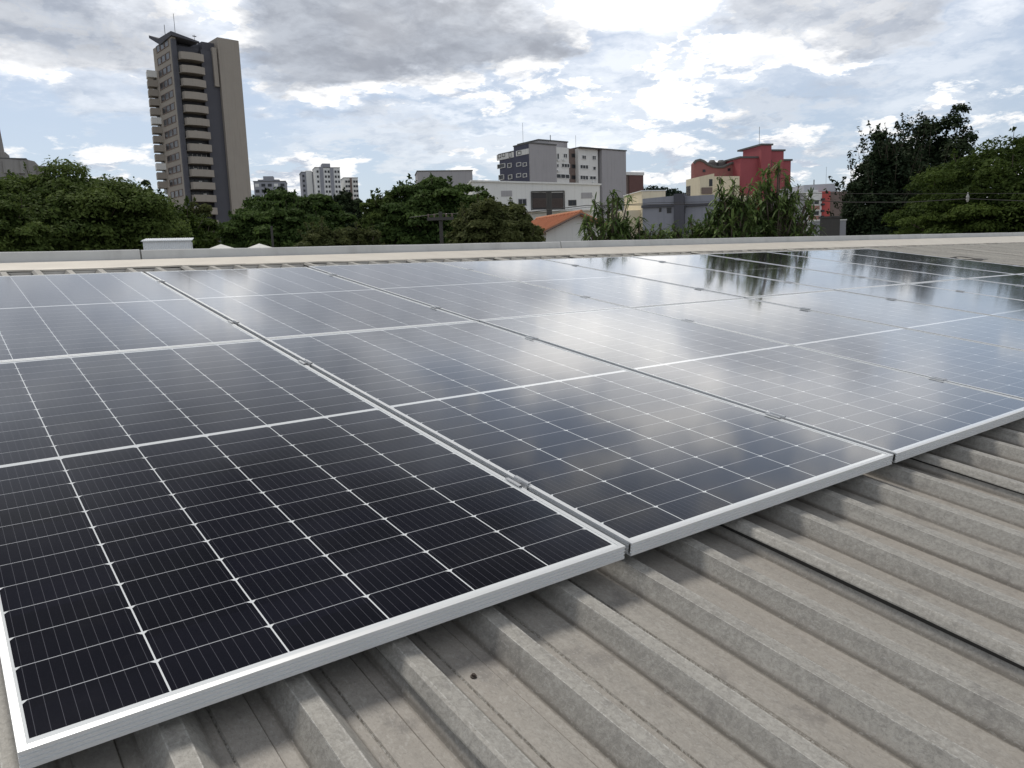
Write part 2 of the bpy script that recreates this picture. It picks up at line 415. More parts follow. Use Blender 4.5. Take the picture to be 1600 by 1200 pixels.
kk = int((fx0-P0)/PITCH)
while P0+PITCH*kk < fx1:
    c = P0+PITCH*kk; w0, w1 = c+.066, c+PITCH-.025
    d = 5.1865
    tb.add([(w0-.026, d, ZC-.008), (w1+.026, d, ZC-.008), (w1-.004, d, ZV+.007), (w0+.004, d, ZV+.007),
            (w0-.026, d+.002, ZC-.008), (w1+.026, d+.002, ZC-.008), (w1-.004, d+.002, ZV+.007), (w0+.004, d+.002, ZV+.007)],
           [(0, 1, 2, 3), (7, 6, 5, 4), (0, 4, 5, 1), (1, 5, 6, 2), (2, 6, 7, 3), (3, 7, 4, 0)])
    kk += 1
tb.build('closure_strip', mat('closure_metal', (.60, .575, .53), .7, .2, .2, 12), roof)
# parapet coping pieces
cuts = [-12, -7.5, -2.6, 1.35, 5.72, 14.0, 19.5, 26]
for a, c in zip(cuts[:-1], cuts[1:]):
    b = MB(); n = 12; dz = random.uniform(-.004, .004)
    prof = lambda x: [(YP, pz(x)-.12), (YP+.036, pz(x)+.071+dz), (YP+.044, pz(x)+.078+dz), (YP+.17, pz(x)+.080+dz), (YP+.178, pz(x)+.07+dz), (YP+.178, pz(x)-.12)]
    vs = []
    for q in range(n+1):
        x = a+.006+(c-a-.012)*q/n
        vs += [loc((x, p[0]+.0015*math.sin(x*3.3), p[1]+.0015*math.sin(x*4.1+1))) for p in prof(x)]
    fs = [(t*6+q, t*6+(q+1) % 6, (t+1)*6+(q+1) % 6, (t+1)*6+q) for t in range(n) for q in range(6)]
    fs += [(5, 4, 3, 2, 1, 0), tuple(n*6+q for q in range(6))]
    b.add(vs, fs); b.build('parapet', CONC, roof)
wl = MB()
def lw(x0, x1, y0, y1, z0, z1):
    bb = MB(); bb.box(x0, x1, y0, y1, z0, z1); wl.add([loc(v) for v in bb.v], bb.f)
lw(-12, 26, YP+.012, YP+.166, GROUND, .6); lw(-3.2, 24.6, -4.1, -3.9, GROUND, -.75)
lw(-3.4, -3.2, -4.0, YP, GROUND, -.75); lw(24.6, 24.8, -4.0, YP, GROUND, -.75)
wl.build('wall', mat('rendered_wall', (.5, .49, .46), .9), roof)

# ------------------------------------------------------------------ solar panels
PW, PL_, GAP, TH = 1.134, 2.290, .020, .031
def make_panel():
    t = empty('solar_panel')
    b = MB(); g0 = .0012
    # outer side profile with three shallow grooves
    def side(s):   # returns profile (offset outward = a, z)
        pts = [(.011, 0), (.0, 0)]
        z = 0
        for gz in (-.0075, -.0150, -.0225):
            pts += [(0, gz+.0021), (.0030, gz+.0014), (.0030, gz-.0014), (0, gz-.0021)]
        pts += [(0, -TH), (.022, -TH), (.022, -TH+.0016), (.0035, -TH+.0016), (.0035, -.0016), (.011, -.0016)]
        return pts
    pf = side(1)
    b.sweep([(a, z) for a, z in pf], 0, PW, 'x')
    b.sweep([(PL_-a, z) for a, z in pf], 0, PW, 'x')
    b.sweep([(a, z) for a, z in pf], .0112, PL_-.0112, 'y')
    b.sweep([(PW-a, z) for a, z in pf], .0112, PL_-.0112, 'y')
    b.build('frame', ALU, t)
    g = MB(); g.box(.0037, PW-.0037, .0037, PL_-.0037, -.0058, -.0018); g.build('glass', GLASS, t)
    k = MB(); k.box(.0038, PW-.0038, .0038, PL_-.0038, -.0072, -.0060); k.build('backsheet', BACK, t)
    return t
names = ['first', 'second', 'third', 'fourth', 'fifth', 'sixth', 'seventh', 'eighth', 'ninth']
proto = None
VR = [0.0, PL_+.005]
for r in (0, 1):
    for c in range(9):
        o = proto if (proto and 0) else (make_panel() if proto is None else copy_tree(proto))
        if proto is None: proto = o
        jit = random.uniform(-.0012, .0012)
        if (r, c) in ((0, 0), (0, 1)): jit = 0
        M = PLANE @ Matrix.Translation((c*(PW+GAP), VR[r]+jit, random.uniform(-.0008, .0008)+(.0)))
        tlt = Matrix.Rotation(R(random.uniform(-.10, .10)), 4, 'X') @ Matrix.Rotation(R(random.uniform(-.10, .10)), 4, 'Y')
        if r+c < 2: tlt = Matrix.Identity(4)
        o.matrix_world = M @ tlt
        row = 'front row, over the open ribbed roof' if r == 0 else 'back row, beside the parapet'
        ex = {(0, 0): 'black solar panel nearest the camera, showing its lower corners, first of the front row',
              (1, 0): 'grey reflecting solar panel at the left end of the back row'}.get((r, c), 'solar panel, %s from the left in the %s' % (names[c], row))
        tag(o, ex, 'solar panel', 'solar panels laid in two rows on the roof')
def make_clamp():
    t = empty('panel_clamp')
    b = MB(); L = .030
    # hat section: two wings on the frames and a U channel dropping in the gap
    pr = [(-.019, .0006), (-.019, .0036), (-.0098, .0036), (-.0070, -.012), (.0070, -.012), (.0098, .0036), (.019, .0036), (.019, .0006), (.0092, .0006), (.0088, -.0145), (-.0088, -.0145), (-.0092, .0006)]
    b.add([(x, -L, z) for x, z in pr]+[(x, L, z) for x, z in pr],
          [(i, (i+1) % 12, 12+(i+1) % 12, 12+i) for i in range(12)])
    b.build('wings', ALU2, t)
    s = MB(); s.tube([(0, 0, -.052), (0, 0, -.004)], .004, 8); s.tube([(0, 0, -.012), (0, 0, -.003)], .0064, 6); s.build('bolt', BOLT, t)
    r = MB(); r.box(-.12, .12, -.018, .018, ZC+.0015, -TH-.0006); r.build('mini_rail', ALU2, t)
    return t
cp = None
for r in (0, 1):
    for g_ in range(0, 10):
        for h, nm in ((.42, 'lower'), (1.83, 'upper')):
            o = make_clamp() if cp is None else copy_tree(cp)
            if cp is None: cp = o
            x = g_*(PW+GAP)-GAP/2
            if g_ == 0: continue_x = x
            o.matrix_world = PLANE @ Matrix.Translation((x, VR[r]+h+random.uniform(-.02, .02), .0012))
            rw = 'front' if r == 0 else 'back'
            if g_ == 0: where = 'on the left edge of the first %s row panel' % rw
            elif g_ == 9: where = 'on the right edge of the last %s row panel' % rw
            else: where = 'on the seam between the %s and %s %s row panels' % (names[g_-1], names[g_], rw)
            tag(o, '%s metal clamp %s' % (nm, where), 'clamp', 'clamps holding the solar panels')
# loop of wire left on the roof
b = MB(); pts = []
ctr = Vector((11.1, 3.6, ZC+.006))
for q in range(60):
    th = q/60*2*math.pi*1.6+.4; rr = .17+.03*math.sin(th*1.3)
    pts.append(ctr+Vector((rr*1.25*math.cos(th), rr*math.sin(th), .004+.012*abs(math.sin(th*2))+q*.0001)))
pts.append(ctr+Vector((.40, -.10, .01))); b.tube(pts, .0045, 6)
w = b.build('cable', mat('black_cable', (.05, .05, .05), .6)); w.matrix_world = PLANE
tag(w, 'thin dark cable coiled in a loop on the pale roof by the parapet', 'cable')

# ------------------------------------------------------------------ far buildings
class Bld:
    """building whose nearest corner stands on the ray (px,py) at depth D; front runs right at angle th, side runs back-left"""
    def __init__(s, name, px, py, D, th, label, cat='building', group=None):
        s.P = at(px, py, D); s.zt = s.P.z
        t = R(th); s.e1 = HR*math.cos(t)+HF*math.sin(t); s.e2 = -HR*math.sin(t)+HF*math.cos(t)
        s.root = empty(name, (s.P.x, s.P.y, GROUND), math.atan2(s.e1.y, s.e1.x))
        tag(s.root, label, cat, group)
    def hit(s, px, py, face='front', off=0):
        e = s.e1 if face == 'front' else s.e2; n = s.e2 if face == 'front' else s.e1
        d = ray(px, py); o = s.P+n*off
        t = (o-CAM).dot(n)/d.dot(n); q = CAM+d*t
        return (q-s.P).dot(e), q.z-GROUND
    def rect(s, x0, y0, x1, y1, face='front', off=0):
        ym, xm = (y0+y1)/2, (x0+x1)/2
        a, _ = s.hit(x0, ym, face, off); b, _ = s.hit(x1, ym, face, off); _, t = s.hit(xm, y0, face, off); _, u = s.hit(xm, y1, face, off)
        return a, b, u, t
    def body(s, name, m, x0, x1, y0, y1, z0, z1, **k): return MB().box(x0, x1, y0, y1, z0, z1).build(name, m, s.root, **k)
    def patch(s, name, m, x0, y0, x1, y1, face='front', t=.12, off=0):
        a, b, u, v = s.rect(x0, y0, x1, y1, face, off); q = MB()
        if face == 'front': q.box(a, b, off-t, off+.05, u, v)
        else: q.box(off-t, off+.05, a, b, u, v) if a < b else q.box(off-t, off+.05, b, a, u, v)
        return q.build(name, m, s.root)
    def window(s, x0, y0, x1, y1, face='front', fm=None, off=0, t=.06, div=1, fw=.08):
        a, b, u, v = s.rect(x0, y0, x1, y1, face, off)
        if a > b: a, b = b, a
        q = MB(); w = fw
        def bx(m_, a0, a1, z0, z1, d0, d1):
            if face == 'front': m_.box(a0, a1, off-d1, off-d0, z0, z1)
            else: m_.box(off-d1, off-d0, a0, a1, z0, z1)
        bx(q, a, b, u, u+w, -.02, t); bx(q, a, b, v-w, v, -.02, t); bx(q, a, a+w, u+w, v-w, -.02, t); bx(q, b-w, b, u+w, v-w, -.02, t)
        for i in range(1, div):
            c = a+(b-a)*i/div; bx(q, c-w*.4, c+w*.4, u+w, v-w, -.02, t)
        f = q.build('window', fm or WHT, s.root)
        p = MB(); bx(p, a+w, b-w, u+w, v-w, -.03, .02); p.build('pane', DARKGL, f)
        return f
WHT = mat('white_window_frame', (.74, .74, .72), .6)
DKF = mat('dark_window_frame', (.06, .055, .05), .6)
BEI = mat('beige_render', (.36, .32, .275), .9, 0, .10, .35, streak=.22)
DKG = mat('charcoal_render', (.095, .095, .11), .85, 0, .12, .3, streak=.15)
GRY = mat('grey_render', (.40, .385, .39), .9, 0, .08, .3, streak=.25)
PAL = mat('pale_render', (.78, .77, .735), .9, 0, .07, .3, streak=.2)
BLU = mat('navy_tile', (.07, .072, .11), .7, 0, .15, .5)
BRN = mat('brown_render', (.20, .15, .13), .85, 0, .12, .5, streak=.15)
RED = mat('red_brick_render', (.37, .09, .10), .85, 0, .12, .5, streak=.2)
CRM = mat('cream_render', (.76, .67, .49), .9, 0, .07, .4, streak=.15)
SLT = mat('slate_render', (.31, .315, .35), .9, 0, .1, .5, streak=.2)
DRK = mat('dark_opening', (.05, .045, .045), .8)
DKR = mat('dark_roof_edge', (.12, .12, .115), .8)
CON = mat('raw_concrete', (.30, .285, .27), .9, 0, .2, .3, streak=.5)

def tower():
    B = Bld('apartment_tower', 268, 57, 172, 42, 'tall beige and charcoal apartment tower with stacked curved balconies rising above the trees', 'building')
    Z = B.zt-GROUND
    sx = lambda px, py=62: B.hit(px, py)[0]
    xb0, xb1, xs0, xs1 = sx(277), sx(315, 85), sx(338), sx(371)
    yl = B.hit(239.5, 82, 'side')[0]; yl = max(9, min(yl, 19))
    B.body('wall', BEI, 0, xb0-.35, .02, yl, 0, Z)
    B.body('wall', DKG, xb0-.35, xb1, 1.5, yl, 0, Z-1.2)
    B.body('wall', DKG, xb1, xs0, .35, yl, 0, Z-1.6)
    B.body('wall', BEI, xs0, xs1, -.55, yl*.8, 0, B.hit(350, 61)[1])
    B.body('pillar', DKG, xb0-1.25, xb0-.32, -.12, .6, 0, Z-.4)
    B.body('pillar', BEI, xs0-1.2, xs0-.25, -.2, .6, Z-9, Z-.9)
    # winged roof slab
    zt_ = B.hit(240, 55, 'side')[1]
    q = MB(); q.add([(-.3, -.7, Z+.1), (xb1-.5, -.7, Z-.6), (xb1-1.5, 5, Z-.6), (1.5, yl*.5, Z-.2), (-.3, yl*.55, Z-.3), (-.8, yl*.95, zt_-.6),
                     (-.3, -.7, Z+.9), (xb1-.5, -.7, Z-.3), (xb1-1.5, 5, Z-.3), (1.5, yl*.5, Z+.8), (-.3, yl*.6, Z+1.1), (-.8, yl*.95, zt_)],
          [(0, 4, 3, 2, 1), (4, 5, 3), (6, 7, 8, 9, 10), (10, 9, 11), (0, 1, 7, 6), (1, 2, 8, 7), (2, 3, 9, 8), (3, 5, 11, 9), (5, 4, 10, 11), (4, 0, 6, 10)]); q.build('roof_slab', DKG, B.root)
    B.body('roof_room', DKG, xb0+1, xs0, 3, yl*.8, Z-2, Z+.1)
    B.body('roof_room', PAL, xb1-.5, xb1+3.2, 1.0, 4, Z-3.8, Z-2.9)
    B.body('roof_room', DKG, xs0-2.7, xs0, 1.5, 6, Z-2, Z+.4)
    a = MB(); a.tube([(1.2, 1, Z), (1.2, 1, Z+5)], .05, 6); a.tube([(-.2, 3, Z), (-.2, 3, Z+3)], .06, 6); a.tube([(6, 3, Z), (6, 3, Z+2)], .04, 6); a.box(5.6, 6.4, 2.9, 3.1, Z+1.6, Z+1.75)
    a.build('antenna', DKR, B.root)
    # curved balconies; their tops read from the photograph
    ys = [84.5, 102.5, 123.5, 144, 164.5, 185.5, 206, 226, 246, 266, 286, 305]
    h0 = B.hit(297, ys[0])[1]; h1 = B.hit(309, ys[-1])[1]; st = (h0-h1)/(len(ys)-1)
    bal = MB(); hh = 1.35
    def arc(xa, xb, dep, n=10):
        return [(xa, 0)]+[(xa+.15+(xb-xa-.3)*i/n, -dep*(.72+.28*math.sin(math.pi*i/n))) for i in range(n+1)]+[(xb, 0)]
    for i in range(len(ys)+2):
        z = h0-st*i
        q = MB(); pts = arc(xb0-.1, xb1+.1, 1.6)
        inner = [(x+(.12 if x < (xb0+xb1)/2 else -.12), min(0, y+.14)) for x, y in pts]
        q.prism(pts, z-hh-.12, z-hh)
        n = len(pts)
        for j in range(n-1):
            a_, b_, c_, d_ = pts[j], pts[j+1], inner[j+1], inner[j]
            q.prism([a_, b_, c_, d_], z-hh+.002, z)
        q.prism([(xb0-.3, .0), (xb1, .0), (xb1, 1.45), (xb0-.3, 1.45)], z-hh-.12, z-hh)
        o = q.build('balcony', BEI, B.root)
        g = MB(); g.box(xb0+.2, xb1-.3, 1.38, 1.46, z-hh+.1, z-hh+2.1)
        g.build('glazing', DARKGL, o)
        mu = MB()
        for f in (.05, .27, .5, .72, .97): mu.box(xb0+.2+(xb1-xb0-.5)*f-.05, xb0+.2+(xb1-xb0-.5)*f+.05, 1.3, 1.42, z-hh+.1, z-hh+2.2)
        mu.build('mullion', PAL if i in (8, 9) else DKF, o)
        if i not in (4, 8): 
            v = MB(); v.box(xb0+.6+(i*37 % 4)*.8, xb0+1.3+(i*37 % 4)*.8, 1.2, 1.3, z-hh+.4, z-hh+1.9); v.build('blind', PAL, o)
    # slit windows on the narrow side
    t0, t1 = B.hit(254, 72, 'side'), B.hit(276, 303, 'side')
    n = 13
    for i in range(n):
        z = t0[1]+(t1[1]-t0[1])*i/(n-1)
        q = MB(); ya, yb = yl*.18, yl*.80
        q.box(-.10, .04, ya-.2, yb+.2, z-.75, z-.60); q.box(-.10, .04, ya-.2, yb+.2, z+.62, z+.74)
        for f in (0, .3, .36, .66, .72, 1): yy = ya+(yb-ya)*f; q.box(-.1, .04, yy-.09, yy+.09, z-.6, z+.62)
        f = q.build('window', BRN, B.root)
        p = MB(); p.box(-.05, .045, ya, yb, z-.6, z+.62); p.build('pane', DARKGL, f)
    # small balconies at the rear left
    b0, b1 = B.hit(239, 118, 'side')[1], B.hit(252, 290, 'side')[1]
    for i in range(13):
        z = b0+(b1-b0)*i/12+.6
        q = MB(); q.prism([(-2.0, yl-.6), (0, yl-.9), (0, yl+1.8), (-1.3, yl+2.2)], z-1.5, z-.1)
        o = q.build('balcony', BEI if i % 5 else PAL, B.root)
        q = MB(); q.box(-.1, 1.5, yl, yl+1.6, z-2.6, z-1.5) ; q.build('glazing', DARKGL, o)
    for i in range(20):   # bay edges on the far right
        z = B.hit(371, 70)[1]-i*st*1.0-1
        q = MB(); q.box(xs1, xs1+.28, 1.5, 3.0, z-1.2, z); q.build('ledge', BEI, B.root)
tower()

def church():
    B = Bld('concrete_church', 52, 250, 100, 25, 'raw concrete church-like block with a tapering spire at the left edge behind the trees', 'building')
    Z = B.zt-GROUND
    w = -B.hit(-40, 255)[0]
    # faceted block
    q = MB(); q.prism([(-3.4, -.4), (-.6, -.2), (0, 1.2), (0, 8), (-w, 8), (-w, -.1), (-4.2, -.1)], 0, Z); q.build('wall', CON, B.root)
    B.body('roof_edge', DKR, -4.0, -.7, -.35, 4, Z+.003, Z+.16)
    q = MB(); q.prism([(-3.2, -.7), (-1.0, -.6), (-1.0, -.1), (-3.2, -.1)], Z-1.7, Z-.2); q.prism([(-2.6, -.6), (-1.6, -.55), (-1.9, -.1), (-2.2, -.1)], [Z-2.9]*4, [Z-1.7]*4); q.build('spout', CON, B.root)
    B.body('wall', CON, .01, 1.1, 1.5, 6, 0, Z-.5)
    s = MB(); zz = B.hit(6, 238)[1]; x = B.hit(3, 240)[0]
    s.prism([(x-3, -.2), (x+.4, -.2), (x+.4, 3), (x-3, 3)], 0, zz); s.build('spire_base', CON, B.root)
    s = MB(); n = 6; r0, r1 = .95, .08; ht = 16
    pts = [(x-.9, 1.2, zz+ht*i/8) for i in range(9)]; s.tube(pts, [r0*(1-i/8)**1.0+.12 for i in range(9)], 10); s.build('spire', CON, B.root)
church()

def far_block(px, py, D, th, x1px, y1px, depth, label, m, name='apartment_block', rows=6, cols=4, zbump=None, sub=None, dark=None):
    B = Bld(name, px, py, D, th, label, 'building'); Z = B.zt-GROUND
    L = B.hit(x1px, y1px)[0]
    B.body('wall', m, 0, L, 0, depth, 0, Z)
    B.body('roof_edge', DKR, -.2, L+.2, -.2, depth+.2, Z+.003, Z+.35)
    return B, Z, L
B, Z, L = far_block(396, 284, 420, 12, 446, 286, 14, 'small grey apartment block peeping over the tree beside the tower', SLT)
for i in range(5):
    for j in range(3): f = (i+.2)/5; MB().box(L*f, L*f+2.0, -.12, .05, Z-2.6-j*3, Z-1.1-j*3).build('window', DARKGL if (i+j) % 3 else WHT, B.root)
B.body('roof_room', SLT, L*.3, L*.62, 2, 8, Z+.3, Z+3.0); B.body('roof_room', SLT, L*.12, L*.8, 3, 9, Z+.3, Z+1.4)
# cluster of tall white apartment blocks
B, Z, L = far_block(471, 269, 500, 20, 492, 267, 14, 'dark and white striped tower, left one of the distant white apartment cluster', SLT)
B.body('stair_wall', WHT, L*.32, L*.75, -.6, 3, 0, Z+.9)
for j in range(12):
    for f in (.05, .82): MB().box(L*f, L*f+1.2, -.15, .05, Z-3-j*3, Z-1.6-j*3).build('window', DARKGL, B.root)
B, Z, L = far_block(492, 262, 490, 20, 531, 265, 14, 'tallest white apartment block with a raised middle in the distant cluster', WHT)
B.body('roof_room', SLT, L*.30, L*.62, .1, 8, Z+.3, Z+2.6); B.body('stair_wall', SLT, L*.18, L*.32, -.4, .2, 0, Z+.6); B.body('stair_wall', SLT, L*.60, L*.73, -.4, .2, 0, Z+.2)
for j in range(12):
    for f in (.06, .38, .50, .78, .90): MB().box(L*f, L*f+1.1, -.15, .05, Z-3-j*3, Z-1.6-j*3).build('window', DARKGL, B.root)
B, Z, L = far_block(537, 278, 520, 20, 559, 279, 14, 'lower pale block at the right of the distant white apartment cluster', PAL)
B.body('stair_wall', BRN, L*.42, L*.56, -.4, .2, 0, Z+.3)
for j in range(10):
    for f in (.1, .28, .66, .84): MB().box(L*f, L*f+1.3, -.15, .05, Z-3-j*3, Z-1.6-j*3).build('window', DARKGL, B.root)
B, Z, L = far_block(652, 268, 300, 10, 738, 268, 14, 'flat-roofed building hidden behind the dome-shaped tree, only its roof edge showing', GRY)

def grey_building():
    B = Bld('apartment_building', 827, 224, 205, 36, 'grey apartment building with navy left side and white window bays', 'building'); Z = B.zt-GROUND
    x = lambda px, py=232: B.hit(px, py)[0]
    yl = B.hit(775, 231, 'side')[0]
    s1, s2, s3, s4, s5 = x(869), x(890), x(904.5), x(935), x(976)
    ymid = B.hit(803, 229, 'side')[0]
    B.body('wall', GRY, 0, s1, 0, ymid, 0, Z)
    B.body('wall', PAL, s1, s2, .4, 14, 0, Z-.3)
    B.body('wall', BRN, s2, s3, 1.6, 14, 0, Z-.2)
    zr = B.hit(915, 232)[1]
    B.body('wall', PAL, s3, s4, .3, 14, 0, zr)
    B.body('wall', GRY, s4+.8, s5, -.5, 14, 0, zr)
    B.body('wall', DKG, s4, s4+.8, 1.4, 14, 0, zr)
    B.body('wall', BLU, 1.0, s1, ymid, yl, 0, Z-1.0)
    B.body('roof_edge', DKR, -.2, s1+.1, -.2, ymid+.2, Z+.003, Z+.3)
    B.body('roof_edge', DKR, .8, s1+.1, ymid+.2, yl+.2, Z-.99, Z-.7)
    B.body('roof_edge', DKR, s3-.1, s5+.2, -.7, 14.2, zr+.003, zr+.3)
    B.body('roof_room', GRY, x(853), x(898), 3.0, 12, Z-.3, B.hit(876, 222, off=3)[1])
    B.body('roof_edge', DKR, x(853)-.2, x(898)+.2, 2.8, 12.2, B.hit(876, 222, off=3)[1]+.003, B.hit(876, 222, off=3)[1]+.3)
    # navy side: cladding near corner with light bands of windows
    MB().box(-.10, .05, .3, ymid, 0, Z-.05).build('cladding', BLU, B.root)
    for (x0, y0, x1, y1) in ((807, 234, 826.5, 242.5),): B.patch('spandrel', PAL, x0, y0, x1, y1, 'side', .2)
    a, b, u, v = B.rect(777, 239, 804, 248.5, 'side', 1.0)
    MB().box(.8, 1.05, min(a, b), max(a, b), u, v).build('spandrel', PAL, B.root)
    for (x0, y0, x1, y1, o) in ((779, 241, 784, 247, 1), (786, 239, 790, 245, 1), (796, 238, 800, 246, 1), (809.5, 236, 815.5, 242, 0),
                                (778, 256, 790, 263, 1), (794, 255, 800, 262, 1), (780, 273, 788, 281, 1), (795, 273, 801, 280, 1), (808, 254, 815, 260, 0), (818, 254, 824, 260, 0), (808, 271, 815, 277, 0), (818, 271, 824, 277, 0)):
        B.window(x0, y0, x1, y1, 'side', PAL if y0 > 250 else DKF, off=o, t=.3 if o == 0 else .28, fw=.12)
    # window bays
    for (x0, y0, x1, y1, o) in ((870, 239.5, 873.5, 249, .4), (880, 240, 886, 247, .4), (877, 255.5, 890, 262, .4), (869.5, 256, 873, 262, .4), (869, 272, 890, 279, .4),
                                (909, 242.5, 915.5, 249, .3), (925, 243, 931, 250, .3), (906, 257.5, 919, 264, .3), (926, 260, 931, 266, .3), (906, 274, 919, 281, .3), (921, 275, 931, 281, .3)):
        B.window(x0, y0, x1, y1, off=o, t=.15, div=3 if x1-x0 > 10 else (2 if x1-x0 > 5 else 1), fw=.12)
    for yy in (243, 260, 277, 293): B.window(893, yy-3, 899, yy+3, fm=DKF, off=1.6, t=.1)
    for yy in (240, 257, 274, 291): B.patch('balcony', PAL, 935.5, yy+8, 939.5, yy+12.5, off=1.3, t=1.3)
    for yy in (250, 251, 287): pass
    for (px, py) in ((870, 250), (879, 250), (870, 267), (925, 285)): B.patch('air_conditioner', WHT, px, py-1.2, px+3.2, py+1.5, off=.4, t=.5)
    a = MB(); xx = x(915); a.tube([(xx, 4, zr), (xx, 4, zr+4)], .04, 5); xx = x(879); a.tube([(xx, 5, Z), (xx, 5, Z+3.5)], .1, 6); xx = x(836); a.tube([(xx, 5, Z), (xx, 5, Z+6)], .04, 5)
    a.build('antenna', DKR, B.root)
grey_building()

def brown_building():
    B = Bld('brick_building', 979, 269, 240, 25, 'dark brown block with a pale roof rim right of the grey apartment building', 'building'); Z = B.zt-GROUND
    L = B.hit(1004, 271)[0]
    B.body('wall', BRN, 0, L*.12, 0, 10, 0, Z-.5)
    B.body('wall', mat('dark_red_brick', (.16, .085, .075), .9, 0, .15, .6), L*.12, L, -.4, 10, 0, Z-.9)
    B.body('roof_edge', PAL, -.2, L+.2, -.6, 10.2, Z-.88, Z)
brown_building()

def white_building():
    B = Bld('white_building', 760, 284, 110, 8, 'long low off-white building with two wide dark openings below the grey apartments', 'building'); Z = B.zt-GROUND
    L = B.hit(937, 290)[0]
    zl, zr = B.hit(765, 283.5)[1], B.hit(935, 289.5)[1]
    q = MB(); q.prism([(-2, 0), (L, 0), (L, 14), (-2, 14)], 0, [zl, zr, zr, zl]); q.build('wall', PAL, B.root)
    q = MB(); q.prism([(-2.2, -.25), (L+.2, -.25), (L+.2, 14.2), (-2.2, 14.2)], [zl+.003, zr+.003, zr+.003, zl+.003], [zl+.22, zr+.22, zr+.22, zl+.22]); q.build('roof_edge', PAL, B.root)
    for (x0, x1) in ((831.5, 855.5), (858.5, 880.5)):
        f = B.patch('opening', DRK, x0, 301, x1, 327.5, t=.03)
        a, b, u, v = B.rect(x0, 301, x1, 327.5)
        s = MB()
        for j in range(14): z = u+.3+(v-u)*.55*j/14; s.box(a+.05, b-.05, -.09, -.05, z, z+.03)
        s.build('louvre', BRN, f)
    a, b, u, v = B.rect(831, 300, 881, 328); q = MB(); q.box(a-.1, b+.1, -.12, .02, v, v+.15); q.box(a-.12, a, -.12, .02, u, v); q.box(b, b+.12, -.12, .02, u, v); q.build('opening_frame', DKF, B.root)
    B.window(809.5, 310.5, 823, 322, fm=GRY, div=2); B.window(888, 312.5, 900.5, 321.5, fm=DKF, div=2)
    B.patch('vent_panel', GRY, 783, 298, 800, 307, t=.05); B.patch('vent_panel', GRY, 908, 301, 925, 310, t=.05)
    B.patch('canopy', PAL, 790, 329, 925, 331, t=1.4)
white_building()

def house():
    # gable-roofed house: ridge runs away to the left from the gable facing the camera
    B = Bld('tiled_house', 848, 372, 58, 20, 'small house with an orange clay tile roof and pale gable wall just beyond the parapet', 'house')
    TILE = mat('clay_tile', (.56, .24, .13), .85, 0, .2, 1.5, .4, 30)
    xa, za = B.hit(905.5, 332)
    x0, z0 = B.hit(848, 361)
    x1 = xa+(xa-x0); 
    if x1 > xa+3.4: x1 = xa+3.4
    z1 = za-(za-z0)*(x1-xa)/(xa-x0)
    ln = 8.5
    q = MB(); q.add([(x0+.4, .3, 0), (x1-.4, .3, 0), (x1-.4, .3, z1-.15), (xa, .3, za-.15), (x0+.4, .3, z0+.05), (x0+.4, ln, 0), (x1-.4, ln, 0), (x1-.4, ln, z1-.15), (xa, ln, za-.15), (x0+.4, ln, z0+.05)],
                 [(0, 1, 2, 3, 4), (9, 8, 7, 6, 5), (0, 5, 6, 1), (1, 6, 7, 2), (2, 7, 8, 3), (3, 8, 9, 4), (4, 9, 5, 0)])
    q.build('wall', PAL, B.root)
    q = MB(); t = .14
    # roof sheared so that its rear runs to the left, as seen from the roof
    sh = -3.4
    for (a, za_, b, zb_) in ((x0, z0, xa, za), (xa, za, x1, z1)):
        vs = [(a, -.25, za_), (b, -.25, zb_), (b+sh*0, ln, zb_), (a+sh*0, ln, za_)]
        q.add([(x, y, z) for x, y, z in vs]+[(x, y, z-t) for x, y, z in vs], [(0, 1, 2, 3), (7, 6, 5, 4), (0, 4, 5, 1), (1, 5, 6, 2), (2, 6, 7, 3), (3, 7, 4, 0)])
        n = 12
        for i in range(n+1):    # tile rolls
            yy = -.2+(ln+.1)*i/n
            q.tube([(a, yy, za_+.03), (b, yy, zb_+.03)], .07, 6)
    q.tube([(xa, -.3, za+.06), (xa, ln, za+.06)], .13, 8)
    q.build('roof', TILE, B.root)
    q = MB(); q.tube([(x0, -.27, z0-.1), (xa, -.27, za-.1), (x1, -.27, z1-.1)], .07, 5); q.build('fascia', BRN, B.root)
house()

def grey_low():
    B = Bld('slate_grey_building', 1062, 303, 92, -22, 'slate-grey flat-roofed building with a dark pier, below the red building', 'building'); Z = B.zt-GROUND
    # left wing
    q = MB(); a = B.hit(1004, 311)[0]; b = B.hit(1114, 304)[0]
    zl, zr = B.hit(1006, 310.5)[1], B.hit(1062, 305)[1]
    q.prism([(a, 0), (0, 0), (0, 9), (a, 9)], 0, [zl, zr, zr, zl]); q.build('wall', SLT, B.root)
    B.body('pier', DKG, -.6, .55, -.5, 2, 0, zr+.15)
    B.body('wall', SLT, .55, b, .4, 9, 0, B.hit(1090, 305)[1])
    q = MB(); q.box(a-.1, -.6, -.3, 0, B.hit(1030, 322)[1]-.12, B.hit(1030, 320)[1]); q.box(.55, b, .1, .4, B.hit(1090, 320)[1]-.1, B.hit(1090, 318)[1]); q.build('ledge', DKG, B.root)
    B.window(1042, 324.5, 1049, 333, fm=DKF); B.window(1064, 324, 1071, 333.5, fm=DKF, off=.4); B.window(1030, 325, 1033.5, 331, fm=DKF); B.window(1030, 350, 1033, 358, fm=DKF); 
grey_low()
def cream_box():
    B = Bld('cream_building', 1003, 299, 100, 10, 'small cream box-shaped building behind the slate-grey one', 'building')
    L = B.hit(1040, 298)[0]; Z = B.zt-GROUND
    q = MB(); q.box(0, L, 0, 7, 0, Z); q.build('wall', CRM, B.root, bevel=.05)
    B.body('wall', CRM, -2.4, 0, .5, 7, 0, B.hit(990, 328)[1])
    B.body('roof_edge', PAL, -.1, L+.1, -.1, 7.1, Z+.003, Z+.12)
cream_box()

